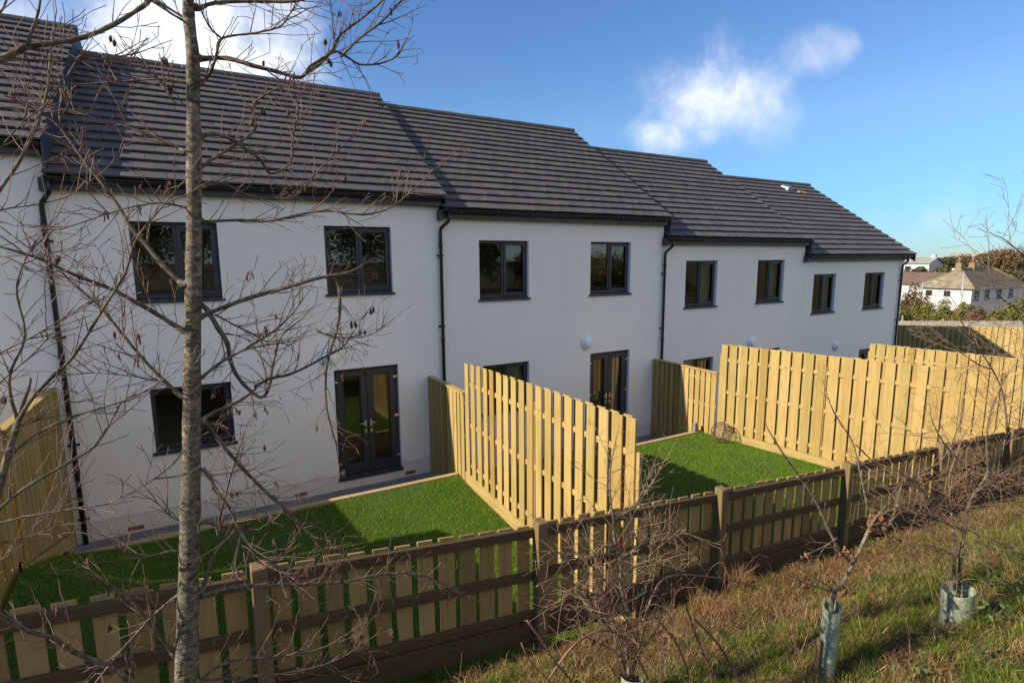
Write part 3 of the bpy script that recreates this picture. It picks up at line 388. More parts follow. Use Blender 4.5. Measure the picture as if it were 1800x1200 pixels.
# ------------------------------------------------------------------ houses
TAN = math.tan(math.radians(34.4)); CS = math.cos(math.radians(34.4)); SN = math.sin(math.radians(34.4))
EY, EZ, RY = -.17, 5.36, 4.05          # eave edge, its height over the floor, ridge line
W_UP = (3.56, 4.772)
def window(parent, x0, x1, z0, z1, dz, sash_right=True):
    """recessed anthracite casement: frame, opening sash, two panes, sill"""
    a, b = dz+z0, dz+z1; y0, y1 = .09, .15
    f = MB(); t = .055
    f.box(x0, x1, y0, y1, a+.02, a+.02+t); f.box(x0, x1, y0, y1, b-t, b)
    f.box(x0, x0+t, y0, y1, a+.02+t, b-t); f.box(x1-t, x1, y0, y1, a+.02+t, b-t)
    xm = (x0+x1)/2
    f.box(xm-.035, xm+.035, y0, y1, a+.02+t, b-t)
    fo = f.build('window', M['frame'], parent, .004)
    s = MB(); (sx0, sx1) = (xm+.018, x1-t+.012) if sash_right else (x0+t-.012, xm-.018)
    sa, sb = a+.02+t-.012, b-t+.012; q = .058
    s.box(sx0, sx1, y0-.018, y0-.002, sa, sa+q); s.box(sx0, sx1, y0-.018, y0-.002, sb-q, sb)
    s.box(sx0, sx0+q, y0-.018, y0-.002, sa+q, sb-q); s.box(sx1-q, sx1, y0-.018, y0-.002, sa+q, sb-q)
    s.build('sash', M['frame'], fo, .003)
    p = MB()
    for u, v in ((x0+t, xm-.035), (xm+.035, x1-t)):
        p = MB(); p.face([(u,.115,a+.02+t),(v,.115,a+.02+t),(v,.115,b-t),(u,.115,b-t)]); p.build('glass_pane', M['glass'], fo)
    s = MB(); s.hexa([(x0-.035,-.045,a-.045),(x1+.035,-.045,a-.045),(x1+.035,-.004,a-.045),(x0-.035,-.004,a-.045),(x0-.035,-.045,a-.012),(x1+.035,-.045,a-.012),(x1+.035,-.004,a-.004),(x0-.035,-.004,a-.004)])
    s.hexa([(x0+.003,-.004,a-.002),(x1-.003,-.004,a-.002),(x1-.003,.10,a-.002),(x0+.003,.10,a-.002),(x0+.003,-.004,a-.001),(x1-.003,-.004,a-.001),(x1-.003,.10,a+.018),(x0+.003,.10,a+.018)])
    s.build('sill', M['frame'], fo)
def french_door(parent, x0, x1, dz):
    a, b = dz+.0, dz+2.15; y0, y1 = .085, .15; t = .05
    f = MB()
    f.box(x0, x0+t, y0, y1, a+.06, b-t); f.box(x1-t, x1, y0, y1, a+.06, b-t); f.box(x0, x1, y0, y1, b-t, b)
    f.box(x0-.02, x1+.02, -.03, y1, a-.01, a+.06)
    fo = f.build('french_door', M['frame'], parent, .004)
    xm = (x0+x1)/2
    for u, v, hs in ((x0+t+.003, xm-.003, 1), (xm+.003, x1-t-.003, -1)):
        lf = MB(); q = .115; z0, z1 = a+.065, b-t-.004; ya, yb = y0-.012, y1-.012
        lf.box(u, u+q, ya, yb, z0, z1); lf.box(v-q, v, ya, yb, z0, z1); lf.box(u+q, v-q, ya, yb, z0, z0+.17); lf.box(u+q, v-q, ya, yb, z1-q, z1)
        k = .014
        lf.box(u+q, u+q+k, ya+.008, yb, z0+.17, z1-q); lf.box(v-q-k, v-q, ya+.008, yb, z0+.17, z1-q)
        lf.box(u+q+k, v-q-k, ya+.008, yb, z0+.17, z0+.17+k); lf.box(u+q+k, v-q-k, ya+.008, yb, z1-q-k, z1-q)
        lf.build('door_leaf', M['frame'], fo, .004)
        g = MB(); g.face([(u+q,.125,z0+.17),(v-q,.125,z0+.17),(v-q,.125,z1-q),(u+q,.125,z1-q)]); g.build('glass_pane', M['glass'], fo)
        hx = (v-.05) if hs == 1 else (u+.05); h = MB()
        h.box(hx-.016, hx+.016, ya-.009, ya, a+.98, a+1.10); h.box(hx-.014, hx+.014, ya-.009, ya, a+.85, a+.93)
        h.tube([(hx, ya-.008, a+1.05), (hx, ya-.05, a+1.05), (hx-hs*.03, ya-.055, a+1.05), (hx-hs*.125, ya-.05, a+1.05)], .009, 6)
        h.build('handle', M['chrome'], fo)
        for hz in (.28, 1.10, 1.88):
            xh = u-.012 if hs == 1 else v+.012
            h = MB(); h.box(xh-.042, xh+.042, ya-.016, ya-.002, a+hz, a+hz+.035); h.tube([(xh, ya-.018, a+hz-.012), (xh, ya-.018, a+hz+.048)], .011, 6)
            h.build('hinge', M['chrome'], fo)
def roof(parent, x0, x1, dz, seed, step_left):
    rng = random.Random(seed); L = (RY-EY)/CS; n = 17; g = L/n
    T = MB()
    def P(x, s, h): return (x, EY + s*CS - h*SN, dz + EZ + s*SN + h*CS)
    W = .298
    for k in range(n):
        off = W/2 if k % 2 else 0
        x = x0 - off
        s0 = k*g; s1 = s0 + g + .055
        while x < x1:
            a, b = max(x, x0)+.0022, min(x+W, x1)-.0022
            if b-a > .03:
                j2 = rng.uniform(-.003, .003); j = j2 + .005 + rng.uniform(-.002, .002); e = rng.uniform(-.005, .005)
                T.hexa([P(a,s0+e,.026+j),P(b,s0+e,.026+j2),P(b,s1,-.022),P(a,s1,-.022),P(a,s0+e,.056+j),P(b,s0+e,.056+j2),P(b,s1,.006),P(a,s1,.006)])
            x += W
    ro = T.build('roof', M['tile'], parent)
    R = MB(); zr = dz + EZ + (RY-EY)*TAN; x = x0
    while x < x1 - .02:
        e = min(x+.45, x1); rr = []
        for i in range(9):
            a = math.radians(200 - 27.5*i); rr.append((math.cos(a)*.095, math.sin(a)*.085))
        d = .004*(int(x*7) % 2)
        for i in range(8):
            (ya, za), (yb, zb) = rr[i], rr[i+1]
            R.face([(x,RY+ya,zr+za+.01+d),(e-.006,RY+ya,zr+za+.01),(e-.006,RY+yb,zr+zb+.01),(x,RY+yb,zr+zb+.01+d)])
        R.face([(x,RY+ya_,zr+za_+.01+d) for ya_, za_ in rr]); R.face([(e-.006,RY+ya_,zr+za_+.01) for ya_, za_ in rr])
        x = e
    R.build('ridge_tiles', M['tile'], ro)
    # underlay and the far slope, then the dark verge that closes the step to the next house
    B = MB(); BY = 2*RY - EY
    e = .03
    ze = dz+EZ-e; zt = zr-e
    B.face([(x0,EY+.03,ze),(x1-.01,EY+.03,ze),(x1-.01,RY,zt),(x0,RY,zt)])
    B.face([(x0,RY,zt+.05),(x1,RY,zt+.05),(x1,BY,dz+EZ),(x0,BY,dz+EZ)])
    B.build('back_slope', M['tile'], ro)
    V = MB()
    for xa, xb in ((x1-.03, x1-.004),):
        pts = []
        for s, dn in ((0,step_left),(L,step_left)):
            pts.append((s, dn))
        y0_, z0_ = EY+.02, dz+EZ; y1_, z1_ = RY, zr
        V.hexa([(xa,y0_,z0_-step_left),(xb,y0_,z0_-step_left),(xb,y1_,z1_-step_left),(xa,y1_,z1_-step_left),(xa,y0_,z0_+.008),(xb,y0_,z0_+.008),(xb,y1_,z1_+.008),(xa,y1_,z1_+.008)])
        V.hexa([(xa,y1_,z1_-step_left),(xb,y1_,z1_-step_left),(xb,BY,z0_-step_left),(xa,BY,z0_-step_left),(xa,y1_,z1_+.008),(xb,y1_,z1_+.008),(xb,BY,z0_+.008),(xa,BY,z0_+.008)])
    V.build('verge', M['verge'], ro)
    return ro, P, g
def house(name, x0, x1, ox, dz, label, step, light_x, over=.10, pipe=None, curtain=False, door=True, seed=1):
    h = thing(name, ((x0+x1)/2, 4, dz-.17), label, 'house', 'terrace of white rendered houses')
    w = MB(); e = .002
    ops = [(ox+.538,ox+1.729,W_UP[0],W_UP[1]),(ox+3.403,ox+4.615,W_UP[0],W_UP[1]),(ox+.58,ox+1.735,1.10,2.14)]
    dr = (ox+3.433, ox+4.654, .0, 2.15)
    allo = ops + [dr]
    zb, zt = dz-.7, dz+5.25
    xs = sorted({x0+e, x1-e} | {o[0] for o in allo} | {o[1] for o in allo}); zs = sorted({zb, zt} | {dz+o[2] for o in allo} | {dz+o[3] for o in allo})
    for xa, xb in zip(xs, xs[1:]):
        for za, zc in zip(zs, zs[1:]):
            xm, zm = (xa+xb)/2, (za+zc)/2-dz
            if any(o[0] < xm < o[1] and o[2] < zm < o[3] for o in allo): continue
            w.face([(xa,0,za),(xb,0,za),(xb,0,zc),(xa,0,zc)])
    for a, b, c, d in allo:
        c += dz; d += dz; r = .17
        w.face([(a,0,c),(a,0,d),(a,r,d),(a,r,c)]); w.face([(b,0,d),(b,0,c),(b,r,c),(b,r,d)])
        w.face([(a,0,d),(b,0,d),(b,r,d),(a,r,d)]); w.face([(b,0,c),(a,0,c),(a,r,c),(b,r,c)])
    BY = 2*RY - EY - .2; zr = dz + EZ + (RY-EY)*TAN - .08
    for x in (x0+e, x1-e): w.face([(x,0,zb),(x,BY,zb),(x,BY,zt),(x,RY,zr),(x,0,zt)])
    w.face([(x0+e,BY,zb),(x1-e,BY,zb),(x1-e,BY,zt),(x0+e,BY,zt)])
    # render stop bead above the plinth
    w.box(x0+e, dr[0]-.03, -.011, -.0005, dz+.135, dz+.150); w.box(dr[1]+.03, x1-e, -.011, -.0005, dz+.135, dz+.150)
    w.build('wall', M['render'], h)
    for i, (a, b, c, d) in enumerate(ops): window(h, a, b, c, d, dz)
    french_door(h, dr[0], dr[1], dz)
    r = MB(); xa, xb = x0+.15, x1-.15
    for za, zc in ((dz+.0, dz+2.4), (dz+2.7, dz+5.1)):
        ya, yb = .171, 3.8
        r.face([(xa,yb,za),(xb,yb,za),(xb,yb,zc),(xa,yb,zc)]); r.face([(xa,ya,za),(xa,yb,za),(xa,yb,zc),(xa,ya,zc)]); r.face([(xb,ya,za),(xb,yb,za),(xb,yb,zc),(xb,ya,zc)])
        r.face([(xa,ya,zc),(xb,ya,zc),(xb,yb,zc),(xa,yb,zc)])
    r.box(ox+2.5, ox+2.6, .18, 3.79, dz+2.71, dz+5.09)
    r.build('room', M['room'], h)
    r = MB()
    for za in (dz+.001, dz+2.701): r.face([(xa,.171,za),(xb,.171,za),(xb,3.8,za),(xa,3.8,za)])
    r.build('room_floor', M['carpet'], h)
    if curtain:
        c = MB(); 
        for (xa, xb, za, zc) in curtain:
            n = 14; xa += ox; xb += ox; za += dz; zc += dz
            for i in range(n):
                u, v = lerp(xa, xb, i/n), lerp(xa, xb, (i+1)/n)
                yu, yv = .24+.025*math.cos(i*2.2), .24+.025*math.cos((i+1)*2.2)
                c.face([(u,yu,za),(v,yv,za),(v,yv,zc),(u,yu,zc)], True)
        c.build('curtain', M['curtain'], h)
    ro, P, g = roof(h, x0+.003, x1+over, dz, seed, step)
    f = MB(); f.box(x0+.004, x1-.004, -.125, -.002, dz+5.185, dz+EZ-.04); f.box(x0-.055, x0+.03, -.14, -.001, dz+5.15, dz+EZ-.02)
    f.build('fascia', M['fascia'], h, .004)
    gm = MB(); gy_, gz_ = -.205, dz+EZ-.022
    for r0 in (.056, .050):
        pr = [(gy_+r0*math.cos(math.pi+math.pi*i/8), gz_+r0*math.sin(math.pi+math.pi*i/8)) for i in range(9)]
        for (ya, za), (yb, zc) in zip(pr, pr[1:]): gm.face([(x0+.01,ya,za),(x1+.02,ya,za),(x1+.02,yb,zc),(x0+.01,yb,zc)], True)
    for x in (x0+.01, x1+.02): gm.face([(x,gy_+.056*math.cos(math.pi+math.pi*i/8), gz_+.056*math.sin(math.pi+math.pi*i/8)) for i in range(9)])
    gm.box(x0+.01, x1+.02, gy_-.057, gy_-.049, gz_, gz_+.008)
    x = x0+.35
    while x < x1: gm.box(x-.015, x+.015, gy_-.061, -.126, gz_-.064, gz_-.045); gm.box(x-.012, x+.012, gy_-.062, gy_-.055, gz_-.05, gz_+.012); x += .82
    gm.build('gutter', M['gutter'], h)
    if pipe is not None:
        xp, sw = pipe
        p = MB(); p.tube([(xp+sw,-.205,gz_-.04),(xp+sw,-.205,gz_-.17),(xp+sw*.9,-.19,gz_-.22),(xp+sw*.1,-.075,gz_-.34),(xp,-.062,gz_-.40),(xp,-.062,dz+3),(xp,-.062,dz-.30)], .034, 10)
        for z in (4.62, 2.75, 0.95): p.tube([(xp,-.062,dz+z),(xp,-.062,dz+z+.09)], .041, 10)
        po = p.build('downpipe', M['gutter'], h)
        for z in (4.45, 3.05, 1.4, .2):
            c = MB(); c.tube([(xp,-.062,dz+z),(xp,-.062,dz+z+.028)], .040, 10); c.box(xp-.075, xp+.075, -.030, -.001, dz+z, dz+z+.026)
            c.build('pipe_clip', M['gutter'], po)
    if light_x is not None:
        l = MB(); c = Vector((light_x, 0, dz+2.42))
        def ring(mb, prof, n=24):
            base = len(mb.v)
            for (r_, y_) in prof:
                for k in range(n): a = 2*math.pi*k/n; mb.v.append((c.x+r_*math.cos(a), -y_, c.z+r_*math.sin(a)))
            for i in range(len(prof)-1):
                for k in range(n): mb.f.append((base+i*n+k, base+i*n+(k+1) % n, base+(i+1)*n+(k+1) % n, base+(i+1)*n+k)); mb.sm.append(True)
            mb.f.append(tuple(base+(len(prof)-1)*n+k for k in range(n))); mb.sm.append(False)
        ring(l, [(.155,.001),(.155,.035),(.148,.05),(.118,.058)])
        lo = l.build('wall_light', M['white_plastic'], h)
        d = MB(); ring(d, [(.117,.05),(.112,.075),(.085,.092),(.04,.099)]); d.build('lamp_lens', M['opal'], lo)
    for bx in (.10, 2.62, 4.72):
        b = MB(); b.box(ox+bx, ox+bx+.215, -.006, -.0008, dz-.135, dz-.07); b.build('air_brick', M['brick'], h)
    return h, ro, P, g
HB = house('terraced_house', -6.3, -.38, -6.0, .45, 'white terraced house cut by the left edge of the photo, highest roof of the row', .52, None, over=.06, seed=3)
house('terraced_house', -.38, 5.6, 0, 0, 'white terraced house right behind the bare alder trunk, its glazed double doors in full view', .27, 3.333, pipe=(-.44,.13), seed=5)
house('terraced_house', 5.6, 11.6, 5.917, -.222, 'second white terraced house from the alder, behind the nearest tall new fence', .50, 9.235, pipe=(5.59,.13), curtain=[(1.25,1.735,1.1,2.2),(4.2,4.6,0.05,2.1)], seed=8)
house('terraced_house', 11.6, 17.45, 11.882, -.677, 'white terraced house next to the end one, lawn hidden by the wide tall fence', .50, 15.175, pipe=(11.61,.10), curtain=[(1.35,1.72,3.5,4.8),(4.3,4.6,3.5,4.8)], seed=12)
he, ro_e, P_e, g_e = house('terraced_house', 17.45, 23.3, 17.449, -1.131, 'end house of the white terrace, lowest roof with a silver roof vent', .24, 19.43, over=.42, pipe=(23.06,.04), curtain=[(1.3,1.72,3.5,4.8)], seed=17)
# the roof vent that stands proud of the end house's tiles
v = MB(); vx, vs = 21.42, 3.62/CS
v.hexa([P_e(vx,vs,.03),P_e(vx+.42,vs,.03),P_e(vx+.42,vs+.40,.03),P_e(vx,vs+.40,.03),P_e(vx+.05,vs+.05,.15),P_e(vx+.37,vs+.05,.15),P_e(vx+.38,vs+.36,.10),P_e(vx+.05,vs+.36,.10)])
vo = v.build('roof_vent', M['lead'], ro_e, .01)
v = MB(); v.hexa([P_e(vx+.55,vs-.12,.045),P_e(vx+.95,vs-.20,.045),P_e(vx+.97,vs-.10,.045),P_e(vx+.57,vs-.02,.045),P_e(vx+.55,vs-.12,.085),P_e(vx+.95,vs-.20,.085),P_e(vx+.97,vs-.10,.085),P_e(vx+.57,vs-.02,.085)])
v.build('vent_batten', M['wood_x'], ro_e)

# ------------------------------------------------------------------ patios, edging, lawns
def patio(x0, x1, dz, y1):
    s = MB(); z = dz-.17; x = x0; rng = random.Random(int(x0*9)); y = -.02
    while y > y1+.05:
        x = x0 + rng.choice((0, .3))-.3
        ye = max(y-.45, y1)
        while x < x1:
            a, b = max(x, x0), min(x+.6, x1)
            if b-a > .04: s.box(a+.004, b-.004, ye+.004, y-.004, z-.06, z+rng.uniform(-.003,.003))
            x += .6
        y = ye
    s.box(x0, x1, y1, -.001, z-.3, z-.012)
    return tag(s.build('patio', M['slab']), 'grey paving slabs along the house wall', 'paving', kind='structure')
BANDS = [ # x0, x1, floor, y of edging, lawn height near house, middle, far
 (-.52, 5.24, 0, -1.5, .27, .10, .02, 'pale timber edging of the lawn nearest the alder trunk', True),
 (5.40, 11.33, -.222, -1.72, .15, .14, .12, 'pale timber edging of the lawn with the wire ball', True),
 (11.52, 17.22, -.677, -1.8, -.33, -.36, -.4, 'pale timber edging behind the wide tall fence', False),
 (17.45, 32.1, -1.131, -1.9, -1.0, -1.0, -1.05, 'pale timber edging by the end house', False)]
def lawn_z(band, y):
    ye, za, zm, zf = band[3], band[4], band[5], band[6]
    t = ye - y
    return lerp(za, zm, t/2) if t < 2 else lerp(zm, zf, min(1, (t-2)/2.7))
def bank_up(bi, x, y):     # the first lawn banks up to its left-hand fence
    if bi: return 0.0
    return .62*min(1, max(0, (.75-x)/1.25))**1.4*min(1, max(0, (-1.35-y)/1.3))
def lawn_right(bi, y):     # the boards at the lawn's right side splay outwards a little
    return {0: 5.24+.08*max(0,(-1.7-y)/4.4), 1: 11.33+.65*max(0,(-2.05-y)/4.3), 2: 17.22+.7*max(0,(-2.1-y)/4.3)}.get(bi, BANDS[bi][1])
def lawn_left(bi, y):
    return BANDS[bi][0] if bi == 0 else lawn_right(bi-1, y)+.16
for bi, bd in enumerate(BANDS):
    x0, x1, dz, ye, za, zm, zf, lab, seen = bd
    patio(x0-.03, min(x1, 24)+.03, dz, ye+.1)
    if seen:
        m = MB(); n = 3
        for i in range(n):
            a, b = lerp(x0, x1, i/n), lerp(x0, x1, (i+1)/n)
            m.box(a+.002, b-.002, ye, ye+.105, dz-.3, za+.035+.003*(i % 2))
        tag(m.build('timber_edging', M['wood_x'], bevel=.006), lab, 'edging')
    L_ = MB(); ny = 16; yb = fence_y(x1)+.09
    for j in range(ny):
        y0, y1 = lerp(ye-.001, yb, j/ny), lerp(ye-.001, yb, (j+1)/ny)
        nx = 30
        for i in range(nx):
            q = []
            for (u, yy) in ((i,y0),(i+1,y0),(i+1,y1),(i,y1)):
                xl, xr = lawn_left(bi, yy), lawn_right(bi, yy); x = lerp(xl, xr, u/nx)
                q.append((x, yy, lawn_z(bd, yy)+bank_up(bi, x, yy)+.008*math.sin(x*3+yy*2)))
            L_.face(q[::-1], True)
    tag(L_.build('lawn', M['lawn']), 'closely cut bright green lawn', 'lawn', kind='structure')
def blades(name, pts, rng, h, w, lean, m, label, cat):
    """pts: (n,3); every blade is a bent three-segment ribbon"""
    n = len(pts); ang = rng.uniform(0, 2*np.pi, n); H = h[0]+(h[1]-h[0])*rng.random(n)**1.3; W = w*(.6+.8*rng.random(n))/2
    la = rng.uniform(0, 2*np.pi, n); ln = lean[0]+(lean[1]-lean[0])*rng.random(n)
    d = np.stack([np.cos(ang), np.sin(ang), np.zeros(n)], 1)*W[:,None]
    lv = np.stack([np.cos(la), np.sin(la), np.zeros(n)], 1)
    up = np.array([[0,0,1.0]])
    m1 = pts + up*(H*.55)[:,None]*np.sqrt(np.maximum(.05,1-(ln*.5)**2))[:,None] + lv*(H*ln*.35)[:,None]
    tp = pts + up*(H*np.sqrt(np.maximum(.02,1-np.minimum(ln,.98)**2)))[:,None] + lv*(H*ln)[:,None]
    V = np.stack([pts-d, pts+d, m1+d*.75, m1-d*.75, tp+d*.12, tp-d*.12], 1).reshape(-1,3)
    b = (np.arange(n)*6)[:,None]
    F = np.concatenate([b+np.array([[0,1,2,3]]), b+np.array([[3,2,4,5]])], 0)
    o = raw_mesh(name, V, F, m); return tag(o, label, cat, kind='stuff')
rng = np.random.default_rng(5)
def lawn_pts(bi, n, x0, x1, y0, y1):
    bd = BANDS[bi]; y = rng.uniform(y1, y0, n); x = rng.uniform(x0, x1, n)
    keep0 = np.array([mnoise.fractal(Vector((a*.8,b*.8,7)),.7,2.1,4) for a,b in zip(x,y)]) + rng.random(n)*1.4 > .22
    keep = keep0 & np.array([lawn_left(bi, b)+.01 < a < lawn_right(bi, b)-.01 for a, b in zip(x, y)])
    x, y = x[keep], y[keep]
    z = np.array([lawn_z(bd, b)+bank_up(bi, a, b) for a, b in zip(x, y)]); return np.stack([x, y, z], 1)
blades('lawn_grass', lawn_pts(0, 280000, -.5, 5.3, -1.53, -6.0), rng, (.018,.050), .0040, (.1,.75), M['turf'], 'fine bright green lawn grass in front of the nearest double doors', 'grass')
blades('lawn_grass', lawn_pts(1, 220000, 5.4, 12.1, -1.75, -6.1), rng, (.018,.045), .0048, (.1,.75), M['turf'], 'fine bright green lawn grass around the wire ball ornament', 'grass')
blades('lawn_grass', lawn_pts(2, 25000, 11.5, 18, -2, -6.3), rng, (.03,.055), .012, (.1,.75), M['turf'], 'green lawn grass seen between boards of the wide tall fence', 'grass')

# ------------------------------------------------------------------ new hit-and-miss fences
def run(p0, p1):
    a, b = Vector((p0[0],p0[1],0)), Vector((p1[0],p1[1],0)); t = (b-a); L = t.length; t /= L
    return a, t, Vector((t.y, -t.x, 0)), L        # origin, along, normal, length
def strip(mb, a, t, nrm, s0, s1, n0, n1, z00, z01, z10, z11):
    """prism from s0 to s1 along the run, n0..n1 across, bottom heights z00,z01 and tops z10,z11 at both ends"""
    P = lambda s, n, z: (a.x+t.x*s+nrm.x*n, a.y+t.y*s+nrm.y*n, z)
    mb.hexa([P(s0,n0,z00),P(s1,n0,z01),P(s1,n1,z01),P(s0,n1,z00),P(s0,n0,z10),P(s1,n0,z11),P(s1,n1,z11),P(s0,n1,z10)])
def board_run(mb, p0, p1, bot, top, pitch, bw, seed, both=True, thick=.02, half=.0165):
    a, t, nrm, L = run(p0, p1); rng = random.Random(seed); n = max(1, round(L/pitch)); pt = L/n
    B = lambda s: lerp(bot[0], bot[1], s/L)
    Tz = lambda s: lerp(top[0], top[1], s/L)
    for side, ph in ((1,0),(-1,.5)) if both else ((1,0),):
        for i in range(n if ph == 0 else n-1):
            s = (i+.5+ph)*pt + rng.uniform(-.006,.006); w = bw/2+rng.uniform(-.003,.003); tz = rng.uniform(-.006,.006); tw = rng.uniform(-.004,.004)
            n0, n1 = side*half, side*(half+thick)
            P = lambda s_, n_, z: (a.x+t.x*s_+nrm.x*n_, a.y+t.y*s_+nrm.y*n_, z)
            s0, s1 = s-w, s+w; lean = rng.uniform(-.007,.007)
            mb.hexa([P(s0,n0,B(s0)),P(s1,n0,B(s1)),P(s1,n1,B(s1)),P(s0,n1,B(s0)),
                     P(s0+lean,n0+tw,Tz(s)+tz),P(s1+lean,n0-tw,Tz(s)+tz+.002),P(s1+lean,n1-tw,Tz(s)+tz+.002),P(s0+lean,n1+tw,Tz(s)+tz)])
def new_fence(label, low, tall, seed, grp='new timber fences between the gardens'):
    """low = (p0,p1,bottom pair,top pair), tall the same; returns the thing"""
    p = (low or tall)[0]
    f = thing('garden_fence', (p[0], p[1], (low or tall)[2][0]), label, 'fence', grp)
    if low:
        p0, p1, bot, top = low; a, t, nrm, L = run(p0, p1)
        m = MB(); board_run(m, p0, p1, (bot[0]+.16,bot[1]+.16), (top[0]-.035,top[1]-.035), .165, .128, seed); m.build('low_panel', M['wood_z'], f, .002)
        m = MB(); strip(m, a, t, nrm, -.0, L+.01, -.052, .062, top[0]-.033, top[1]-.033, top[0], top[1]); m.build('capping_rail', M['wood_y'], f, .003)
        m = MB(); strip(m, a, t, nrm, 0, L, -.0155, .0155, bot[0], bot[1], bot[0]+.155, bot[1]+.155)
        m.build('gravel_board', M['wood_y'], f, .003)
        m = MB()
        for k in (.25,.6,.9):
            strip(m, a, t, nrm, 0, L, -.0155, .0155, lerp(bot[0],top[0],k)-.035, lerp(bot[1],top[1],k)-.035, lerp(bot[0],top[0],k)+.03, lerp(bot[1],top[1],k)+.03)
        m.build('rail', M['wood_y'], f)
        m = MB(); strip(m, a, t, nrm, -.09, -.002, -.045, .045, bot[0]-.3, bot[0]-.3, top[0]-.005, top[0]-.005); m.build('post', M['wood_z'], f, .004)
    p0, p1, bot, top = tall; a, t, nrm, L = run(p0, p1)
    m = MB(); board_run(m, p0, p1, (bot[0]+.175,bot[1]+.175), top, .222, .146, seed+1); m.build('tall_panel', M['wood_z'], f, .002)
    m = MB(); strip(m, a, t, nrm, .0, L, -.0150, .042, bot[0]-.12, bot[1]-.12, bot[0]+.17, bot[1]+.17); m.build('gravel_board', M['wood_y'], f, .004)
    for k in (.16,.5,.84):
        m = MB(); z0, z1 = lerp(bot[0],top[0],k), lerp(bot[1],top[1],k); strip(m, a, t, nrm, .02, L-.06, -.0155, .0155, z0-.035, z1-.035, z0+.035, z1+.035); m.build('rail', M['wood_y'], f)
    for s in (.0, L/2, L-.09):
        m = MB(); zb = lerp(bot[0],bot[1],s/L)-.2; zt = lerp(top[0],top[1],s/L) - (.36 if s > L-.1 else .22); strip(m, a, t, nrm, s, s+.09, -.0150, .0150, zb, zb, zt, zt)
        m.build('post', M['wood_z'], f, .004)
    return f
FA = new_fence('new pale timber fence in shade at the left edge, beside the corner downpipe', ((-.6,-.10),(-.6,-2.4),(-.05,.58),(2.33,2.33)), ((-.6,-2.42),(-.6,-6.05),(.62,.80),(2.95,2.95)), 3)
m = MB(); m.hexa([(-.553,-.30,-.04),(-.523,-.30,-.04),(-.523,-2.5,.56),(-.553,-2.5,.56),(-.553,-.30,.13),(-.523,-.30,.13),(-.523,-2.5,.73),(-.553,-2.5,.73)])
m.build('retaining_board', M['wood_y'], FA, .003)
new_fence('nearest new timber fence, sunlit and tall, end post facing the camera', ((5.3,-.10),(5.3,-1.74),(-.17,-.12),(1.85,1.87)), ((5.3,-1.76),(5.37,-6.06),(.27,-.05),(2.39,2.47)), 11)
new_fence('wide sunlit timber fence beside the lawn with the wire ball', ((11.4,-.10),(11.4,-2.02),(-.42,-.40),(1.62,1.61)), ((11.4,-2.06),(12.05,-6.30),(.15,.08),(2.26,2.34)), 21)
new_fence('sunlit timber fence behind the wide one, cut by the right edge of the photo', ((17.3,-.10),(17.3,-2.1),(-.85,-.85),(1.17,1.16)), ((17.3,-2.13),(18.0,-6.45),(-.33,-.40),(1.81,1.80)), 31)
# the far fence past the end house, half in the terrace's shadow
new_fence('far timber fence past the end house, half in its shadow', None, ((32.3,9.5),(32.3,-7.0),(-1.5,-1.4),(.28,1.62)), 41)

# ------------------------------------------------------------------ weathered post-and-rail fence along the bank
RT = [(-3.2,2.22),(-.74,2.08),(1.66,1.88),(4.06,1.655),(6.46,1.475),(8.87,1.325),(11.28,1.20),(13.68,1.06),(16.1,.91),(18.5,.76),(20.9,.60),(23.3,.44),(25.7,.30),(28.1,.2),(32.1,.05)]
pf = thing('post_and_rail_fence', (5.3, fence_y(5.3), .35), 'weathered brown post and rail fence with upright boards along the grass bank', 'fence')
for i, (x, zr) in enumerate(RT):
    y = fence_y(x); b = .055; rr = random.Random(i); q = rr.uniform(-.02,.02)
    m = MB(); zt = zr+.075; zg = terrain(x, y-.2)-.3
    p = [(x-b,y-b,zg),(x+b,y-b,zg),(x+b,y+b,zg),(x-b,y+b,zg),(x-b+q,y-b,zt),(x+b+q,y-b,zt),(x+b+q,y+b,zt+.012),(x-b+q,y+b,zt+.012)]
    m.hexa(p); m.build('post', M['post_z'], pf, .008)
for i, ((xa, za), (xb, zb)) in enumerate(zip(RT, RT[1:])):
    p0, p1 = (xa+.058, fence_y(xa+.058)), (xb-.058, fence_y(xb-.058)); a, t, nrm, L = run(p0, p1)
    # nrm points to -y, the bank side
    for dz_, hh, th in ((0,.088,.042),(-.43,.085,.042),(-.84,.085,.042)):
        m = MB(); rr = random.Random(i*7+int(dz_*10)); j0, j1 = rr.uniform(-.012,.012), rr.uniform(-.012,.012); k = 4
        for c in range(k):
            s0, s1 = L*c/k, L*(c+1)/k
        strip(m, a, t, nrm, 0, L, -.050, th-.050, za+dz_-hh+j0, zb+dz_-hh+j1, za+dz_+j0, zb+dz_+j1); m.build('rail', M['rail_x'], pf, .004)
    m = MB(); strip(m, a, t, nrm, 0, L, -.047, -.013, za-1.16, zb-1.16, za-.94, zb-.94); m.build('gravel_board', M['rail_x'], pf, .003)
    m = MB(); rr = random.Random(i+50); n = 12; pt = L/n
    for c in range(n):
        s = (c+.5)*pt+rr.uniform(-.006,.006); w = .068+rr.uniform(-.004,.004); z0, z1 = lerp(za,zb,(s-w)/L), lerp(za,zb,(s+w)/L); up = rr.uniform(.012,.032)
        strip(m, a, t, nrm, s-w, s+w, -.073, -.053, z0-1.02, z1-1.02, z0+up, z1+up)
    m.build('board_panel', M['old_z'], pf, .002)

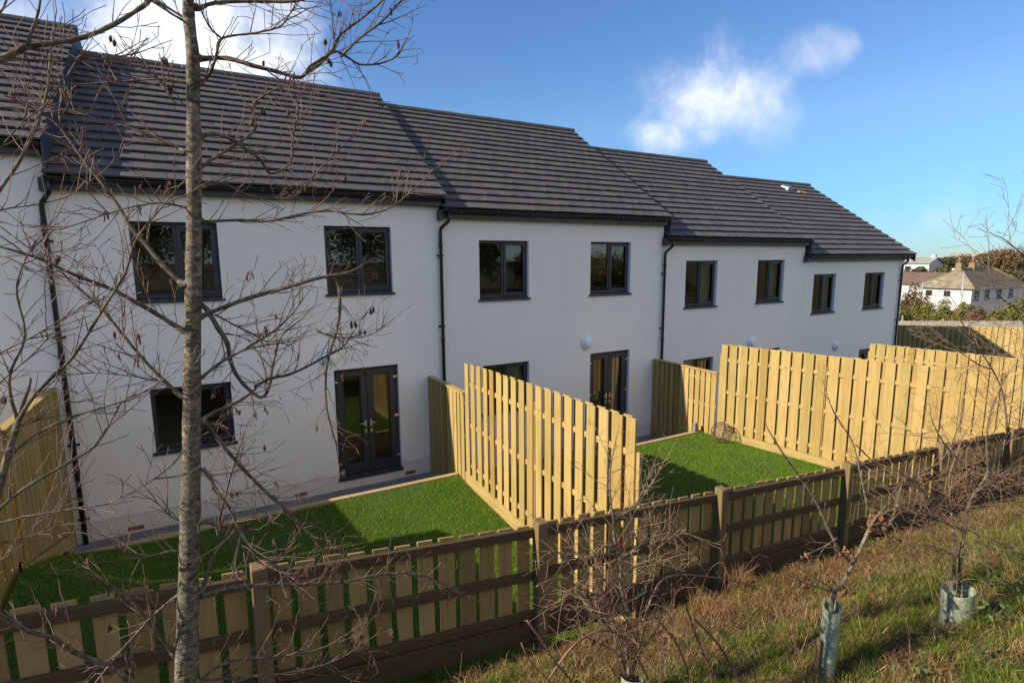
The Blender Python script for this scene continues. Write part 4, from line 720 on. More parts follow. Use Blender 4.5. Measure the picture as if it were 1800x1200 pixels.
# ------------------------------------------------------------------ bare trees: limbs with their own twigs
def smooth_path(p, sub=3):
    """Catmull-Rom through (x,y,z,r) points"""
    P = [Vector(q[:3]) for q in p]; R = [q[3] for q in p]; out = []; n = len(P)
    for i in range(n-1):
        p0, p1, p2, p3 = P[max(i-1,0)], P[i], P[i+1], P[min(i+2,n-1)]
        for k in range(sub):
            t = k/sub
            out.append((.5*((2*p1)+(p2-p0)*t+(2*p0-5*p1+4*p2-p3)*t*t+(3*p1-p0-3*p2+p3)*t**3), lerp(R[i],R[i+1],t)))
    out.append((P[-1], R[-1])); return out
def rand_dir(rng, d, ang):
    ax = d.orthogonal().normalized(); ax.rotate(Matrix.Rotation(rng.uniform(0, 2*math.pi), 3, d))
    return (Matrix.Rotation(ang, 3, ax) @ d).normalized()
def twig(mb, rng, p, d, L, r, depth, up=.12, seg=.032, zig=.22, rate=.8, tips=None, minr=.0012, spread=(.5,1.0)):
    n = max(3, int(L/seg)); pts = [p.copy()]; rad = [r]; q = p.copy(); d = d.copy(); kids = []
    for i in range(n):
        d = rand_dir(rng, d, rng.uniform(0, zig)); d.z += up*seg/.045*.35; d.normalize()
        q = q + d*(L/n); pts.append(q.copy()); rad.append(max(minr, r*(1-.72*(i+1)/n)))
        if depth > 0 and i >= 1 and rng.random() < rate: kids.append((q.copy(), rand_dir(rng, d, rng.uniform(*spread)), L*rng.uniform(.25,.6)*(1-.4*i/n), rad[-1]*.72))
        elif depth == 0 and rng.random() < .5:     # bud
            bdir = rand_dir(rng, d, .6); mb.tube([q, q+bdir*.007], [rad[-1]*1.4, .0008], 3, False)
    mb.tube(pts, rad, 5 if r > .004 else 4, False)
    if tips is not None: tips.append((pts[-1], d.copy()))
    for k in kids:
        if k[2] > .035: twig(mb, rng, k[0], k[1], k[2], max(k[3], minr), depth-1, up, seg, zig, rate, tips, minr, spread)
def bare_tree(root, paths, seed, limb_m, twig_m, every, length, depth, bias=Vector((0,0,1)), tips=None, zig=.22, rate=.55, up=.12, r0=.0021, spread=(.5,1.0), big=.0105):
    for bi, p in enumerate(paths):
        rng = random.Random(seed+bi*13); sp = smooth_path(p)
        m = MB(); m.tube([a for a, r in sp], [r*(1+.10*math.sin(i*2.3)) for i, (a, r) in enumerate(sp)], 8 if p[0][3] > .006 else 6)
        # buds and leaf scars along the limb
        lo = m.build('branch', limb_m, root)
        t = MB(); acc = 0
        for (a, ra), (b, rb) in zip(sp, sp[1:]):
            acc += (b-a).length
            while acc > every:
                acc -= every*rng.uniform(.6,1.5)
                if ra > big: continue
                d = (b-a).normalized(); dd = (rand_dir(rng, d, rng.uniform(*spread)) + bias*rng.uniform(0,.5)).normalized()
                twig(t, rng, a.lerp(b, rng.random()), dd, length*rng.uniform(.25,1.15), r0*rng.uniform(.7,1.2), depth, up, rate=rate, zig=zig, tips=tips, spread=spread)
        d = (sp[-1][0]-sp[-2][0]).normalized()
        twig(t, rng, sp[-1][0], d, length*.7, max(sp[-1][1], .0012), depth, up, rate=rate, zig=zig, tips=tips, spread=spread)
        if t.v: tag(t.build('twigs', twig_m, lo), kind='stuff')
def cone(mb, p, L, r, rng):
    ax = Vector((rng.uniform(-.3,.3), rng.uniform(-.3,.3), -1)).normalized(); n = 7
    for k in range(n):
        t = k/(n-1); c = p + ax*L*t; rr = r*math.sin(math.pi*(.16+.74*t))
        for j in range(6):
            a = 2*math.pi*(j+.5*(k % 2))/6; o = ax.orthogonal().normalized(); o.rotate(Matrix.Rotation(a, 3, ax))
            s = o.cross(ax)
            mb.face([c+s*rr*.5, c+o*rr*1.12+ax*.002, c-s*rr*.5, c-ax*L*.16]); 
    mb.ball(p+ax*L*.5, r*.72, r*.72, L*.5, 6, 5)
def catkin(mb, p, L, r, rng):
    d = Vector((rng.uniform(-.25,.25), rng.uniform(-.25,.25), -1)).normalized()
    q = [p + d*L*k/6 + Vector((.002*math.sin(k+p.x*50), .002*math.cos(k*1.3), 0)) for k in range(7)]
    mb.tube(q, [r*.4, r*.95, r, r*1.05, r, r*.9, r*.35], 6)
bx_, by_ = TRUNK[0][0], TRUNK[0][1]
alder = thing('alder_tree', (bx_, by_, terrain(bx_, by_)), 'bare alder tree with a straight mottled trunk and small black cones in the left foreground', 'tree')
tp = [tuple(TRUNK[0][:3])+(TRUNK[0][3],)] + TRUNK[1:]
tp = [(bx_-.02, by_, terrain(bx_, by_)-.1, .068)] + list(tp)
sp = smooth_path(tp, 6); m = MB()
m.tube([a for a, r in sp], [r*(1+.035*math.sin(i*1.7)+.03*math.sin(i*.61)) for i, (a, r) in enumerate(sp)], 16)
rng_ = random.Random(2)
tk = m.build('trunk', M['bark'], alder)
for p in ALDER:        # swollen collars where the limbs leave the trunk
    c = Vector(p[0][:3]); near = min(sp, key=lambda q: (q[0]-c).length)
    if (near[0]-c).length < .12 and p[0][3] > .005:
        m = MB(); m.tube([near[0].lerp(c, .25), near[0].lerp(c, .85), c, c+(Vector(p[1][:3])-c)*.25], [p[0][3]*2.0, p[0][3]*1.7, p[0][3]*1.3, p[0][3]*1.02], 8)
        m.build('branch_collar', M['bark'], tk)
tips = []
bare_tree(alder, ALDER, 100, M['limb'], M['twig'], .027, .24, 2, tips=tips, rate=.44, r0=.0025, zig=.26)
rng_ = random.Random(9); rng_.shuffle(tips)
for k, (p, d) in enumerate(tips[:38]):
    m = MB()
    for j in range(rng_.choice((1,2,2,3))):
        q = p + Vector((rng_.uniform(-.014,.014), rng_.uniform(-.014,.014), -.006*j)); m.tube([p, q], .0009, 3, False); cone(m, q, rng_.uniform(.020,.030), .0085, rng_)
    m.build('cone_cluster', M['cone'], alder)
for k, (p, d) in enumerate(tips[38:98]):
    m = MB()
    for j in range(rng_.choice((2,3,3,4))):
        q = p + Vector((rng_.uniform(-.010,.010), rng_.uniform(-.010,.010), -.003*j)); m.tube([p, q], .0008, 3, False); catkin(m, q, rng_.uniform(.026,.046), .0030, rng_)
    m.build('catkin_cluster', M['catkin'], alder)
lx, ly = LEFT[0][0][0], LEFT[0][0][1]
left = thing('young_tree', (lx, ly, terrain(lx, ly)), 'bare smooth-barked young tree reaching in from the left edge of the photo', 'tree')
LEFT[0].insert(0, (lx-.03, ly, terrain(lx, ly)-.1, .034))
top = LEFT[0][-1]
bare_tree(left, LEFT, 400, M['limb'], M['twig'], .045, .22, 2, rate=.45, big=.012, zig=.24)
# the leader that carries the high limbs, just outside the frame
L8 = LEFT[8][0]; m = MB()
q = smooth_path([(LEFT[0][2][0], LEFT[0][2][1], LEFT[0][2][2], .022), (-.12, -7.82, 3.0, .020), (-.22, -7.8, 3.9, .018), (L8[0], L8[1], L8[2], .015), (L8[0]-.1, L8[1], L8[2]+1.2, .008)], 4)
m.tube([a for a, r in q], [r for a, r in q], 8); m.build('trunk', M['limb'], left)

# ------------------------------------------------------------------ saplings in their guards on the bank
def guard(x, y, h, r, lean, label, seed):
    z0 = terrain(x, y)-.06; m = MB(); n = 28; rr = random.Random(seed); prof = [(0,1),(.25,.99),(.5,1.0),(.75,1.01),(1,1.0)]
    t = thing('tree_guard', (x, y, z0), label, 'tree guard', 'plastic guards round the saplings')
    dents = [rr.uniform(-.06,.06) for _ in range(n)]
    for inner in (0, 1):
        for (a, ra), (b, rb) in zip(prof, prof[1:]):
            for k in range(n):
                q = []
                for (hh, r_, kk) in ((a,ra,k),(a,ra,k+1),(b,rb,k+1),(b,rb,k)):
                    an = 2*math.pi*kk/n; R_ = r*r_*(1+dents[kk % n]*(hh-.2))-(.004 if inner else 0)
                    q.append((x+lean[0]*hh*h+R_*math.cos(an), y+lean[1]*hh*h+R_*math.sin(an), z0+hh*h+.02*hh*math.sin(an+seed)))
                m.face(q if not inner else q[::-1], True)
    for k in range(n):
        q = []
        for inner, kk in ((0,k),(0,k+1),(1,k+1),(1,k)):
            an = 2*math.pi*kk/n; R_ = r*(1+dents[kk % n]*.8)-(.004 if inner else 0)
            q.append((x+lean[0]*h+R_*math.cos(an), y+lean[1]*h+R_*math.sin(an), z0+h+.02*math.sin(an+seed)))
        m.face(q)
    m.build('guard_tube', M['guard'], t)
    tie = MB(); an = 2.6; tie.box(x+r*math.cos(an)-.012, x+r*math.cos(an)+.012, y+r*math.sin(an)-.014, y+r*math.sin(an)+.006, z0+h*.70, z0+h*.73); tie.build('tie', M['cane'], t)
    return t
def stake(x, y, h, label):
    z0 = terrain(x, y)-.1; m = MB(); m.hexa([(x-.017,y-.017,z0),(x+.017,y-.017,z0),(x+.017,y+.017,z0),(x-.017,y+.017,z0),(x-.005,y-.014,z0+h),(x+.026,y-.014,z0+h-.03),(x+.026,y+.016,z0+h-.02),(x-.005,y+.016,z0+h+.012)])
    return tag(m.build('wooden_stake', M['stake'], bevel=.003), label, 'stake')
guard(SAP1[0][0][0]-.005, SAP1[0][0][1]+.0, .60, .054, (.03,0), 'slim pale green plastic tube round the sapling with withered leaves', 1)
stake(SAP1[0][0][0]-.075, SAP1[0][0][1]+.02, .42, 'short rotten wooden stake beside the slim pale green tube')
guard(SAP2[0][0][0], SAP2[0][0][1], .36, .105, (-.03,0), 'wide pale green plastic guard at the foot of the twiggy hawthorn by the right edge', 2)
guard(SAP3[0][0][0]+.005, SAP3[0][0][1]-.02, .55, .060, (0,0), 'pale green tube cut by the bottom edge of the photo under the tangled hawthorn', 4)
def root_path(p, x=None):
    a = p[0]; return [(a[0], a[1], terrain(a[0], a[1])-.05, a[3]*1.1)] + list(p)
SAP1[0] = root_path(SAP1[0]); SAP2[0] = root_path(SAP2[0]); SAP3[0] = root_path(SAP3[0])
s1 = thing('beech_sapling', (SAP1[0][0][0], SAP1[0][0][1], terrain(SAP1[0][0][0], SAP1[0][0][1])), 'leaning bare sapling with a few clumps of withered orange leaves, in the slim tube', 'sapling')
tips1 = []; bare_tree(s1, SAP1, 700, M['sap'], M['thorn'], .10, .14, 1, tips=tips1, rate=.5)
s2 = thing('hawthorn_sapling', (SAP2[0][0][0], SAP2[0][0][1], terrain(SAP2[0][0][0], SAP2[0][0][1])), 'dense many-twigged hawthorn in the wide guard, in front of the fence at the right edge', 'sapling')
bare_tree(s2, SAP2, 900, M['sap'], M['thorn'], .050, .45, 2, zig=.12, rate=.32, up=.0, r0=.0020, spread=(.6,1.25), big=.02)
s3 = thing('hawthorn_sapling', (SAP3[0][0][0], SAP3[0][0][1], terrain(SAP3[0][0][0], SAP3[0][0][1])), 'tangled thorny hawthorn in front of the paddock fence, near the middle of the bottom edge', 'sapling')
bare_tree(s3, SAP3, 1100, M['sap'], M['thorn'], .023, .22, 2, zig=.13, rate=.38, up=.02, r0=.0021, spread=(.7,1.35), big=.02)
rng_ = random.Random(61); a0 = SAP3[0][1]
for k in range(20):        # straight suckers fanning out of the guard
    d = Vector((rng_.gauss(0,.42), rng_.gauss(0,.30), 1)).normalized(); L_ = rng_.uniform(.35,.85); p = Vector((a0[0]+rng_.uniform(-.03,.03), a0[1]+rng_.uniform(-.03,.03), a0[2]-.08)); m = MB()
    pts = [p + d*L_*t + Vector((.02*math.sin(5*t+k), 0, -.10*L_*t*t)) for t in (0,.2,.4,.6,.8,1)]; m.tube(pts, [.0032,.003,.0027,.0023,.0018,.0012], 5)
    for q in pts[2:]:
        if rng_.random() < .6: twig(m, rng_, q, rand_dir(rng_, d, rng_.uniform(.6,1.2)), rng_.uniform(.04,.14), .0014, 0)
    m.build('sucker', M['cane'] if k % 2 else M['thorn'], s3)
bramble = thing('bramble', (3.6, -8.1, terrain(3.6,-8.1)), 'arching red-brown bramble canes sprawling over the grass bank', 'bramble')
for k, p in enumerate(BRAM):
    rng_ = random.Random(50+k); spb = smooth_path(p, 4); m = MB(); m.tube([a for a, r in spb], [r for a, r in spb], 6)
    for a, r in spb:
        for _ in range(2):
            d = Vector((rng_.uniform(-1,1), rng_.uniform(-1,1), rng_.uniform(-.5,1))).normalized(); m.tube([a, a+d*(r+.006)], [.0016, .0003], 3, False)
    m.build('cane', M['cane'], bramble)
for k in range(26):       # more canes, arching out of the grass
    rng_ = random.Random(900+k); x = rng_.uniform(2.7, 6.6); y = rng_.uniform(-8.7, -7.1)+.0; z = terrain(x, y); a = rng_.uniform(0, 6.28); L_ = rng_.uniform(.35,.95); hh_ = rng_.uniform(.18,.6)
    pp = [(x+math.cos(a)*L_*t+.03*math.sin(9*t+k), y+math.sin(a)*L_*t*.6, z-.02+hh_*math.sin(math.pi*min(1,t*.9+.02))+ (terrain(x+math.cos(a)*L_*t, y+math.sin(a)*L_*t*.6)-z)*t, lerp(.0034,.0012,t)) for t in (0,.15,.3,.5,.7,.85,1)]
    spb = smooth_path(pp, 3); m = MB(); m.tube([q for q, r in spb], [r for q, r in spb], 5)
    for q, r in spb[2:]:
        if rng_.random() < .35: twig(m, rng_, q, Vector((rng_.gauss(0,1), rng_.gauss(0,1), rng_.random())).normalized(), rng_.uniform(.05,.18), .0013, 0)
    m.build('cane', M['cane'] if k % 3 else M['thorn'], bramble)
def leaf(mb, c, n, s, rng, curl=.35):
    n = n.normalized(); u = n.orthogonal().normalized(); u.rotate(Matrix.Rotation(rng.uniform(0, 6.28), 3, n)); v = n.cross(u)
    a, b = u*s, v*s*.55; k = n*s*curl
    mb.face([c-a, c-a*.2-b+k, c+a*.5-b*.8+k*.8, c+a, c], False); mb.face([c-a, c, c+a, c+a*.5+b*.8+k*.8, c-a*.2+b+k], False)
rng_ = random.Random(31)
def leaf_clump(parent, name, c, n, rad, s, m, curl=.5):
    mb = MB()
    for _ in range(n):
        d = Vector((rng_.gauss(0,1), rng_.gauss(0,1), rng_.gauss(0,.8)))
        leaf(mb, c+d*rad*.5, Vector((rng_.gauss(0,1), rng_.gauss(0,1), rng_.gauss(0,1)+.2)), s*rng_.uniform(.6,1.2), rng_, curl)
    return mb.build(name, m, parent)
for (i, j, n, rad) in ((0,5,14,.055),(0,6,10,.05),(1,1,8,.05),(1,3,7,.04),(2,1,7,.03),(0,2,22,.10),(0,3,8,.06),(4,2,4,.03),(8,2,5,.03),(7,2,6,.03),(5,1,5,.04),(6,2,6,.035)):
    p = SAP1[i][min(j, len(SAP1[i])-1)]; leaf_clump(s1, 'withered_leaves', Vector(p[:3])+Vector((0,0,-.01)), n, rad, .024, M['dead_leaf'])
for (px, py, pz, n, rad) in ((3.05,-7.2,1.55,5,.05),(4.35,-8.45,1.62,9,.10),(5.75,-8.6,1.60,10,.12),(6.3,-8.75,1.60,12,.12),(5.35,-8.75,1.68,9,.10),(3.9,-7.9,1.36,8,.10),(4.6,-7.7,1.15,8,.12),(6.9,-8.7,1.55,22,.20),(7.4,-8.45,1.3,26,.22),(7.1,-8.95,1.6,22,.2),(6.1,-8.95,1.8,18,.15),(5.6,-9.0,1.85,16,.14),(4.9,-8.9,1.9,12,.12),(8.2,-8.2,1.2,20,.25)):
    z = terrain(px, py); leaf_clump(bramble, 'bramble_leaves', Vector((px, py, z+.10 if abs(pz-z) > .5 or n > 5 else pz)), n, rad, .030, M['ivy'], .25)

# ------------------------------------------------------------------ rough grass, straw and litter on the bank
def fbm(x, y, s):
    return np.array([mnoise.fractal(Vector((a*s, b*s, 3.7)), .6, 2.1, 4) for a, b in zip(x, y)])
def bank_pts(n, dens):
    # denser towards the camera's side of the bank
    x = rng.uniform(1.2, 17, n*2); y = rng.uniform(-9.9, -6.28, n*2)
    k = rng.random(n*2) < np.clip(9/(x*x*.12+6), .05, 1); x, y = x[k], y[k]
    k = np.array([b < fence_y(a)-.05 for a, b in zip(x, y)]); x, y = x[k], y[k]
    f = fbm(x, y, .9)+.35*fbm(x, y, 3.1); keep = dens(x, y, f) > rng.random(len(x)); x, y = x[keep], y[keep]
    return np.stack([x, y, np.array([terrain(a, b) for a, b in zip(x, y)])-.005], 1)
def dirt(x, y): return np.exp(-(((x-7.4)/2.3)**2 + ((y+7.0-.05*(x-7.4))/.36)**2))
dg = bank_pts(95000, lambda x, y, f: np.clip(.50-f*1.4+.25*(y>-7.5), .05, .9)*(1-.45*dirt(x,y)))
blades('dry_grass', dg, rng, (.02,.10), .0030, (.62,1.0), M['dry_grass'], 'dead straw coloured grass on the bank in front of the weathered fence', 'dry grass')
gg = bank_pts(230000, lambda x, y, f: np.clip(.62+f*2.4-.36*(y>-7.4)+.45*(x>9.5)+.22*(y<-7.9), .03, 1)*(1-.97*dirt(x,y)))
blades('rough_grass', gg, rng, (.02,.075), .0030, (.1,.8), M['green_grass'], 'rough green grass on the bank in front of the weathered fence', 'grass')
# tussocks: tight clumps of longer blades that break up the sward and throw shade
def tussocks(name, nc, per, hh, m, label, cat, ybias, seed):
    r = np.random.default_rng(seed); P_ = []
    while len(P_) < nc:
        x = r.uniform(2.2, 13); y = r.uniform(-9.4, -6.5)
        if r.random() > np.clip(9/(x*x*.12+6), .05, 1) or r.random() > ybias(x, y): continue
        s_ = r.uniform(.02,.06); n_ = int(per*r.uniform(.5,1.4)); px = x+r.normal(0,s_,n_); py = y+r.normal(0,s_,n_)
        P_.append(np.stack([px, py, np.array([terrain(a, b) for a, b in zip(px, py)])-.005], 1))
    return blades(name, np.concatenate(P_), r, hh, .0038, (.25,.95), m, label, cat)
tussocks('rough_grass', 210, 120, (.04,.14), M['green_grass'], 'fresh green tussocks standing out of the rough bank', 'grass', lambda x, y: .9 if (y < -7.6 or x > 9.5) else .15, 41)
tussocks('dry_grass', 80, 90, (.05,.17), M['dry_grass'], 'bleached straw tussocks scattered on the bank', 'dry grass', lambda x, y: .8 if y > -7.9 else .35, 43)
# matted straw lying flat, and the pale tuft at the foot of a post
n = 42000; x = rng.uniform(2.5, 13, n); y = rng.uniform(-8.9, -6.4, n); k = (dirt(x, y)*1.2+.16+.2*(y>-7.3)) > rng.random(n); x, y = x[k], y[k]
st = np.stack([x, y, np.array([terrain(a, b) for a, b in zip(x, y)])+.012], 1)
blades('straw_litter', st, rng, (.05,.20), .0042, (.93,.985), M['litter'], 'flat brown straw litter around the bare earth patch on the bank', 'straw')
for (tx, ty, nn, hh, lab) in ((6.55,-6.45,420,(.15,.42),'tall pale straw tuft leaning on the foot of a fence post'),(5.75,-6.62,260,(.10,.28),'low straw tuft left of the tall pale tuft by the fence'),(4.35,-6.55,200,(.08,.24),'small straw tuft at the foot of the fence behind the tangled hawthorn')):
    P_ = np.stack([tx+rng.normal(0,.055,nn), ty+rng.normal(0,.05,nn), np.full(nn, terrain(tx, ty)-.01)], 1)
    o = blades('straw_tuft', P_, rng, hh, .005, (.2,.85), M['dry_grass'], lab, 'grass tuft'); del o['kind']

# ------------------------------------------------------------------ ornaments on the second lawn
wx, wy = 11.12, -2.42; wz = lawn_z(BANDS[1], wy)+.225; m = MB(); rng_ = random.Random(77)
for k in range(34):
    ax = Vector((rng_.gauss(0,1), rng_.gauss(0,1), rng_.gauss(0,1))).normalized(); u = ax.orthogonal().normalized(); v = ax.cross(u); a0 = rng_.uniform(0, 6.28); sp_ = rng_.uniform(1.6, 6.3)
    off = ax*rng_.uniform(-.12,.12); rr = math.sqrt(.225**2-off.length**2)
    m.tube([Vector((wx,wy,wz))+off+(u*math.cos(a0+sp_*i/14)+v*math.sin(a0+sp_*i/14))*rr for i in range(15)], .0032, 4, False)
tag(m.build('wire_ball', M['wire']), 'open tangled wire ball ornament on the lawn against the wide fence', 'ornament')
m = MB(); lx_, ly_, lz_ = 11.14, -1.66, BANDS[1][4]+.036
lan = thing('garden_lantern', (lx_, ly_, lz_), 'small white and grey lantern on the corner of the timber edging', 'lantern')
m.box(lx_-.045, lx_+.045, ly_-.045, ly_+.045, lz_, lz_+.02); m.box(lx_-.045, lx_+.045, ly_-.045, ly_+.045, lz_+.15, lz_+.17)
for sx in (-1,1):
    for sy in (-1,1): m.box(lx_+sx*.038-.008, lx_+sx*.038+.008, ly_+sy*.038-.008, ly_+sy*.038+.008, lz_+.02, lz_+.15)
m.hexa([(lx_-.045,ly_-.045,lz_+.171),(lx_+.045,ly_-.045,lz_+.171),(lx_+.045,ly_+.045,lz_+.171),(lx_-.045,ly_+.045,lz_+.171),(lx_-.02,ly_-.02,lz_+.21),(lx_+.02,ly_-.02,lz_+.21),(lx_+.02,ly_+.02,lz_+.21),(lx_-.02,ly_+.02,lz_+.21)])
m.build('lantern_frame', M['lead'], lan, .002)
m = MB(); m.box(lx_-.030, lx_+.030, ly_-.030, ly_+.030, lz_+.0205, lz_+.1495); m.build('lantern_glass', M['galv'], lan)

# ------------------------------------------------------------------ across the valley
def foliage(mb, c, rx, ry, rz, n, s, rng, lumps=9):
    """leaf-sized faces gathered in uneven clumps through the crown"""
    cl = []
    for _ in range(lumps):
        a = Vector((rng.gauss(0,1), rng.gauss(0,1), rng.gauss(0,1))); a = a.normalized()*rng.uniform(.25,.85); cl.append((Vector((a.x*rx, a.y*ry, a.z*rz*.8)), rng.uniform(.28,.55)))
    for i in range(n):
        o, k = rng.choice(cl); d = Vector((rng.gauss(0,1), rng.gauss(0,1), rng.gauss(0,1))).normalized()*rng.random()**.4*k
        q = Vector(c)+o+Vector((d.x*rx, d.y*ry, d.z*rz))
        nrm = (d.normalized()+Vector((rng.gauss(0,.6), rng.gauss(0,.6), rng.gauss(0,.6)+.4))).normalized(); u = nrm.orthogonal().normalized(); u.rotate(Matrix.Rotation(rng.uniform(0,6.28), 3, nrm)); v = nrm.cross(u); t = s*rng.uniform(.5,1.3)
        mb.face([q-u*t, q-v*t*.6, q+u*t, q+v*t*.6])
def shrub(x, y, top, w, m, label, seed, n=1500, s=.16, grp='shrubs of the hedge across the valley', depth=None):
    g0 = terrain(x, y); h = top-g0; rng = random.Random(seed)
    t = thing('shrub', (x, y, g0), label, 'shrub', grp)
    mb = MB(); foliage(mb, (x, y, g0+h*.5), (depth or w), w, h*.60, n, s, rng, 16); mb.build('foliage', m, t)
    mb = MB()
    for k in range(5): mb.tube([(x+rng.uniform(-.3,.3)*w*.3, y+rng.uniform(-.3,.3)*w*.3, g0-.1), (x+rng.uniform(-.4,.4)*w, y+rng.uniform(-.4,.4)*w, g0+h*.55)], [.05,.02], 5)
    mb.build('stem', M['limb'], t)
def tree(x, y, top, w, m, label, seed, n=1600, s=.45, grp='trees on the far hill', bare=False):
    g0 = terrain(x, y); h = top-g0; rng = random.Random(seed)
    t = thing('tree', (x, y, g0), label, 'tree', grp)
    mb = MB(); foliage(mb, (x, y, g0+h*.60), w*.8, w, h*.46, n, s, rng, 14); mb.build('crown', m, t)
    mb = MB(); mb.tube([(x,y,g0-.2),(x+.1,y,g0+h*.3),(x,y+.2,g0+h*.62)], [.05*h*.6,.04*h*.6,.015*h], 7)
    for k in range(5):
        z = g0+h*rng.uniform(.25,.45); mb.tube([(x,y,z),(x+rng.uniform(-.5,.5)*w, y+rng.uniform(-.6,.6)*w, z+h*.3)], [.018*h,.006*h], 5)
    mb.build('trunk', M['limb'], t)
# hipped white house
hx0, hx1, hy0, hy1, ez = 116.8, 138.5, 32.8, 40.6, -1.25; gz0 = terrain(118, 33)-.5
hh = thing('hipped_house', ((hx0+hx1)/2, hy0, gz0), 'white house with a lichen-covered hipped roof and clay pots beyond the hedge', 'house')
m = MB(); m.box(hx0, hx1, hy0, hy1, gz0, ez); m.build('wall', M['far_wall'], hh)
m = MB(); o = .55; zr = 2.15; za = ez-.05
A, B, C_, D_ = (hx0-o,hy0-o,za),(hx1+o,hy0-o,za),(hx1+o,hy1+o,za),(hx0-o,hy1+o,za); E1, E2 = (hx0+4.6,(hy0+hy1)/2,zr),(hx1-4.6,(hy0+hy1)/2,zr)
m.face([A,B,E2,E1]); m.face([B,C_,E2]); m.face([C_,D_,E1,E2]); m.face([D_,A,E1]); m.face([A,D_,C_,B])
rf = m.build('roof', M['far_roof'], hh)
m = MB()
for pa, pb in ((A,E1),(B,E2),(E1,E2),(D_,E1)): m.tube([Vector(pa)+Vector((0,0,.05)), Vector(pb)+Vector((0,0,.08))], .14, 6)
m.build('hip_tiles', simple('ochre_lichen_tiles', (.23,.175,.08), .9, var=.3), rf)
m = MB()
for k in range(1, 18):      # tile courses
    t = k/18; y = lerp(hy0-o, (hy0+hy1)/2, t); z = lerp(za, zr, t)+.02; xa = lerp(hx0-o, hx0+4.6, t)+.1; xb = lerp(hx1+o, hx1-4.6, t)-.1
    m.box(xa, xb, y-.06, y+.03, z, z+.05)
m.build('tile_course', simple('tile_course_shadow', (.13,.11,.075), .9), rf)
for cx in (hx0+4.4, hx0+9.6):
    m = MB(); m.box(cx-.55, cx+.55, (hy0+hy1)/2-.45, (hy0+hy1)/2+.45, zr-.5, zr+1.0); ch = m.build('chimney', simple('mossy_brick', (.22,.165,.085), .9, var=.3), rf)
    for q in (-.22,.22):
        m = MB(); m.tube([(cx+q,(hy0+hy1)/2,zr+1.0),(cx+q,(hy0+hy1)/2,zr+1.9)], [.22,.16], 8); m.build('chimney_pot', M['pot'], ch)
for wx_ in (hx0+1.9, hx0+5.9, hx0+10.9, hx0+15.9):
    m = MB(); w_ = .95; m.box(wx_-w_, wx_+w_, hy0-.03, hy0+.06, ez-1.95, ez-.35); wo = m.build('window', M['dark_glass'], hh)
    m = MB()
    for q in (-w_, -.04, w_-.09): m.box(wx_+q, wx_+q+.09, hy0-.07, hy0-.032, ez-1.95, ez-.35)
    for q in (-1.95, -1.2, -.45): m.box(wx_-w_, wx_+w_, hy0-.075, hy0-.071, ez+q, ez+q+.09)
    m.build('frame', M['far_wall'], wo)
    m = MB(); m.box(wx_-w_-.15, wx_+w_+.15, hy0-.2, hy0-.001, ez-2.12, ez-1.96); m.build('sill', M['frame'], wo)
for wy_ in (hy0+3.6, hy0+6.4):
    m = MB(); m.box(hx0-.04, hx0+.06, wy_-.5, wy_+.5, ez-1.5, ez-.5); m.build('window', M['dark_glass'], hh)
# bungalow roof left of it
bgx, bgy = 128, 46.5; gb = terrain(bgx, bgy)
bg = thing('bungalow', (bgx, bgy, gb), 'bungalow with a plain brown gabled roof left of the hipped house', 'house')
m = MB(); m.box(bgx-4, bgx+4, bgy-8, bgy+8, gb-.5, -.9); 
m.face([(bgx-4,bgy+8,-.9),(bgx+4,bgy+8,-.9),(bgx,bgy+8,1.1)]); m.face([(bgx-4,bgy-8,-.9),(bgx+4,bgy-8,-.9),(bgx,bgy-8,1.1)]); m.build('wall', M['far_wall'], bg)
m = MB()
for s_ in (-1, 1): m.hexa([(bgx+s_*4.4,bgy-8.4,-1.15),(bgx+s_*4.4,bgy+8.4,-1.15),(bgx,bgy+8.4,1.05),(bgx,bgy-8.4,1.05),(bgx+s_*4.4,bgy-8.4,-1.0),(bgx+s_*4.4,bgy+8.4,-1.0),(bgx,bgy+8.4,1.25),(bgx,bgy-8.4,1.25)])
rb = m.build('roof', M['far_roof_brown'], bg)
m = MB(); m.box(bgx-.4, bgx+.4, bgy-6.9, bgy-6.1, .5, 2.0); m.build('chimney', M['far_wall'], rb)
# white house on the hill
qx, qy = 190, 76.0; gq = terrain(qx, qy)
hl = thing('hill_house', (qx, qy, gq), 'white two-storey house with a pale slate roof high on the far hill', 'house')
m = MB(); m.box(qx-4, qx+4, qy-6.5, qy+7.5, gq-.5, 2.3); m.box(qx-7, qx-4.01, qy-3.5, qy+6.5, gq-.5, .4); m.build('wall', M['far_wall'], hl)
m = MB()
for s_ in (-1, 1): m.hexa([(qx+s_*4.4,qy-6.9,2.35),(qx+s_*4.4,qy+7.9,2.35),(qx,qy+7.9,4.0),(qx,qy-6.9,4.0),(qx+s_*4.4,qy-6.9,2.55),(qx+s_*4.4,qy+7.9,2.55),(qx,qy+7.9,4.25),(qx,qy-6.9,4.25)])
rh = m.build('roof', M['slate'], hl)
for gy_ in (qy-6.5, qy+7.5):
    m = MB(); m.face([(qx-4,gy_,2.3),(qx+4,gy_,2.3),(qx,gy_,3.9)]); m.build('gable', M['far_wall'], hl)
m = MB(); m.box(qx-.5, qx+.5, qy-6.3, qy-5.3, 3.4, 4.9); m.build('chimney', M['far_wall'], rh)
for (wy_, wz_) in ((-4.5,.9),(-1.0,.9),(2.2,.9),(5.2,.9),(-4.5,-1.6)):
    m = MB(); m.box(qx-4.06, qx-3.95, qy+wy_-.8, qy+wy_+.8, wz_-.55, wz_+.7); m.build('window', M['dark_glass'], hl)
for wy_ in (-1.5,1.5,4.5):
    m = MB(); m.box(qx-7.06, qx-6.95, qy+wy_-.6, qy+wy_+.6, -1.4, -.3); m.build('window', M['dark_glass'], hl)
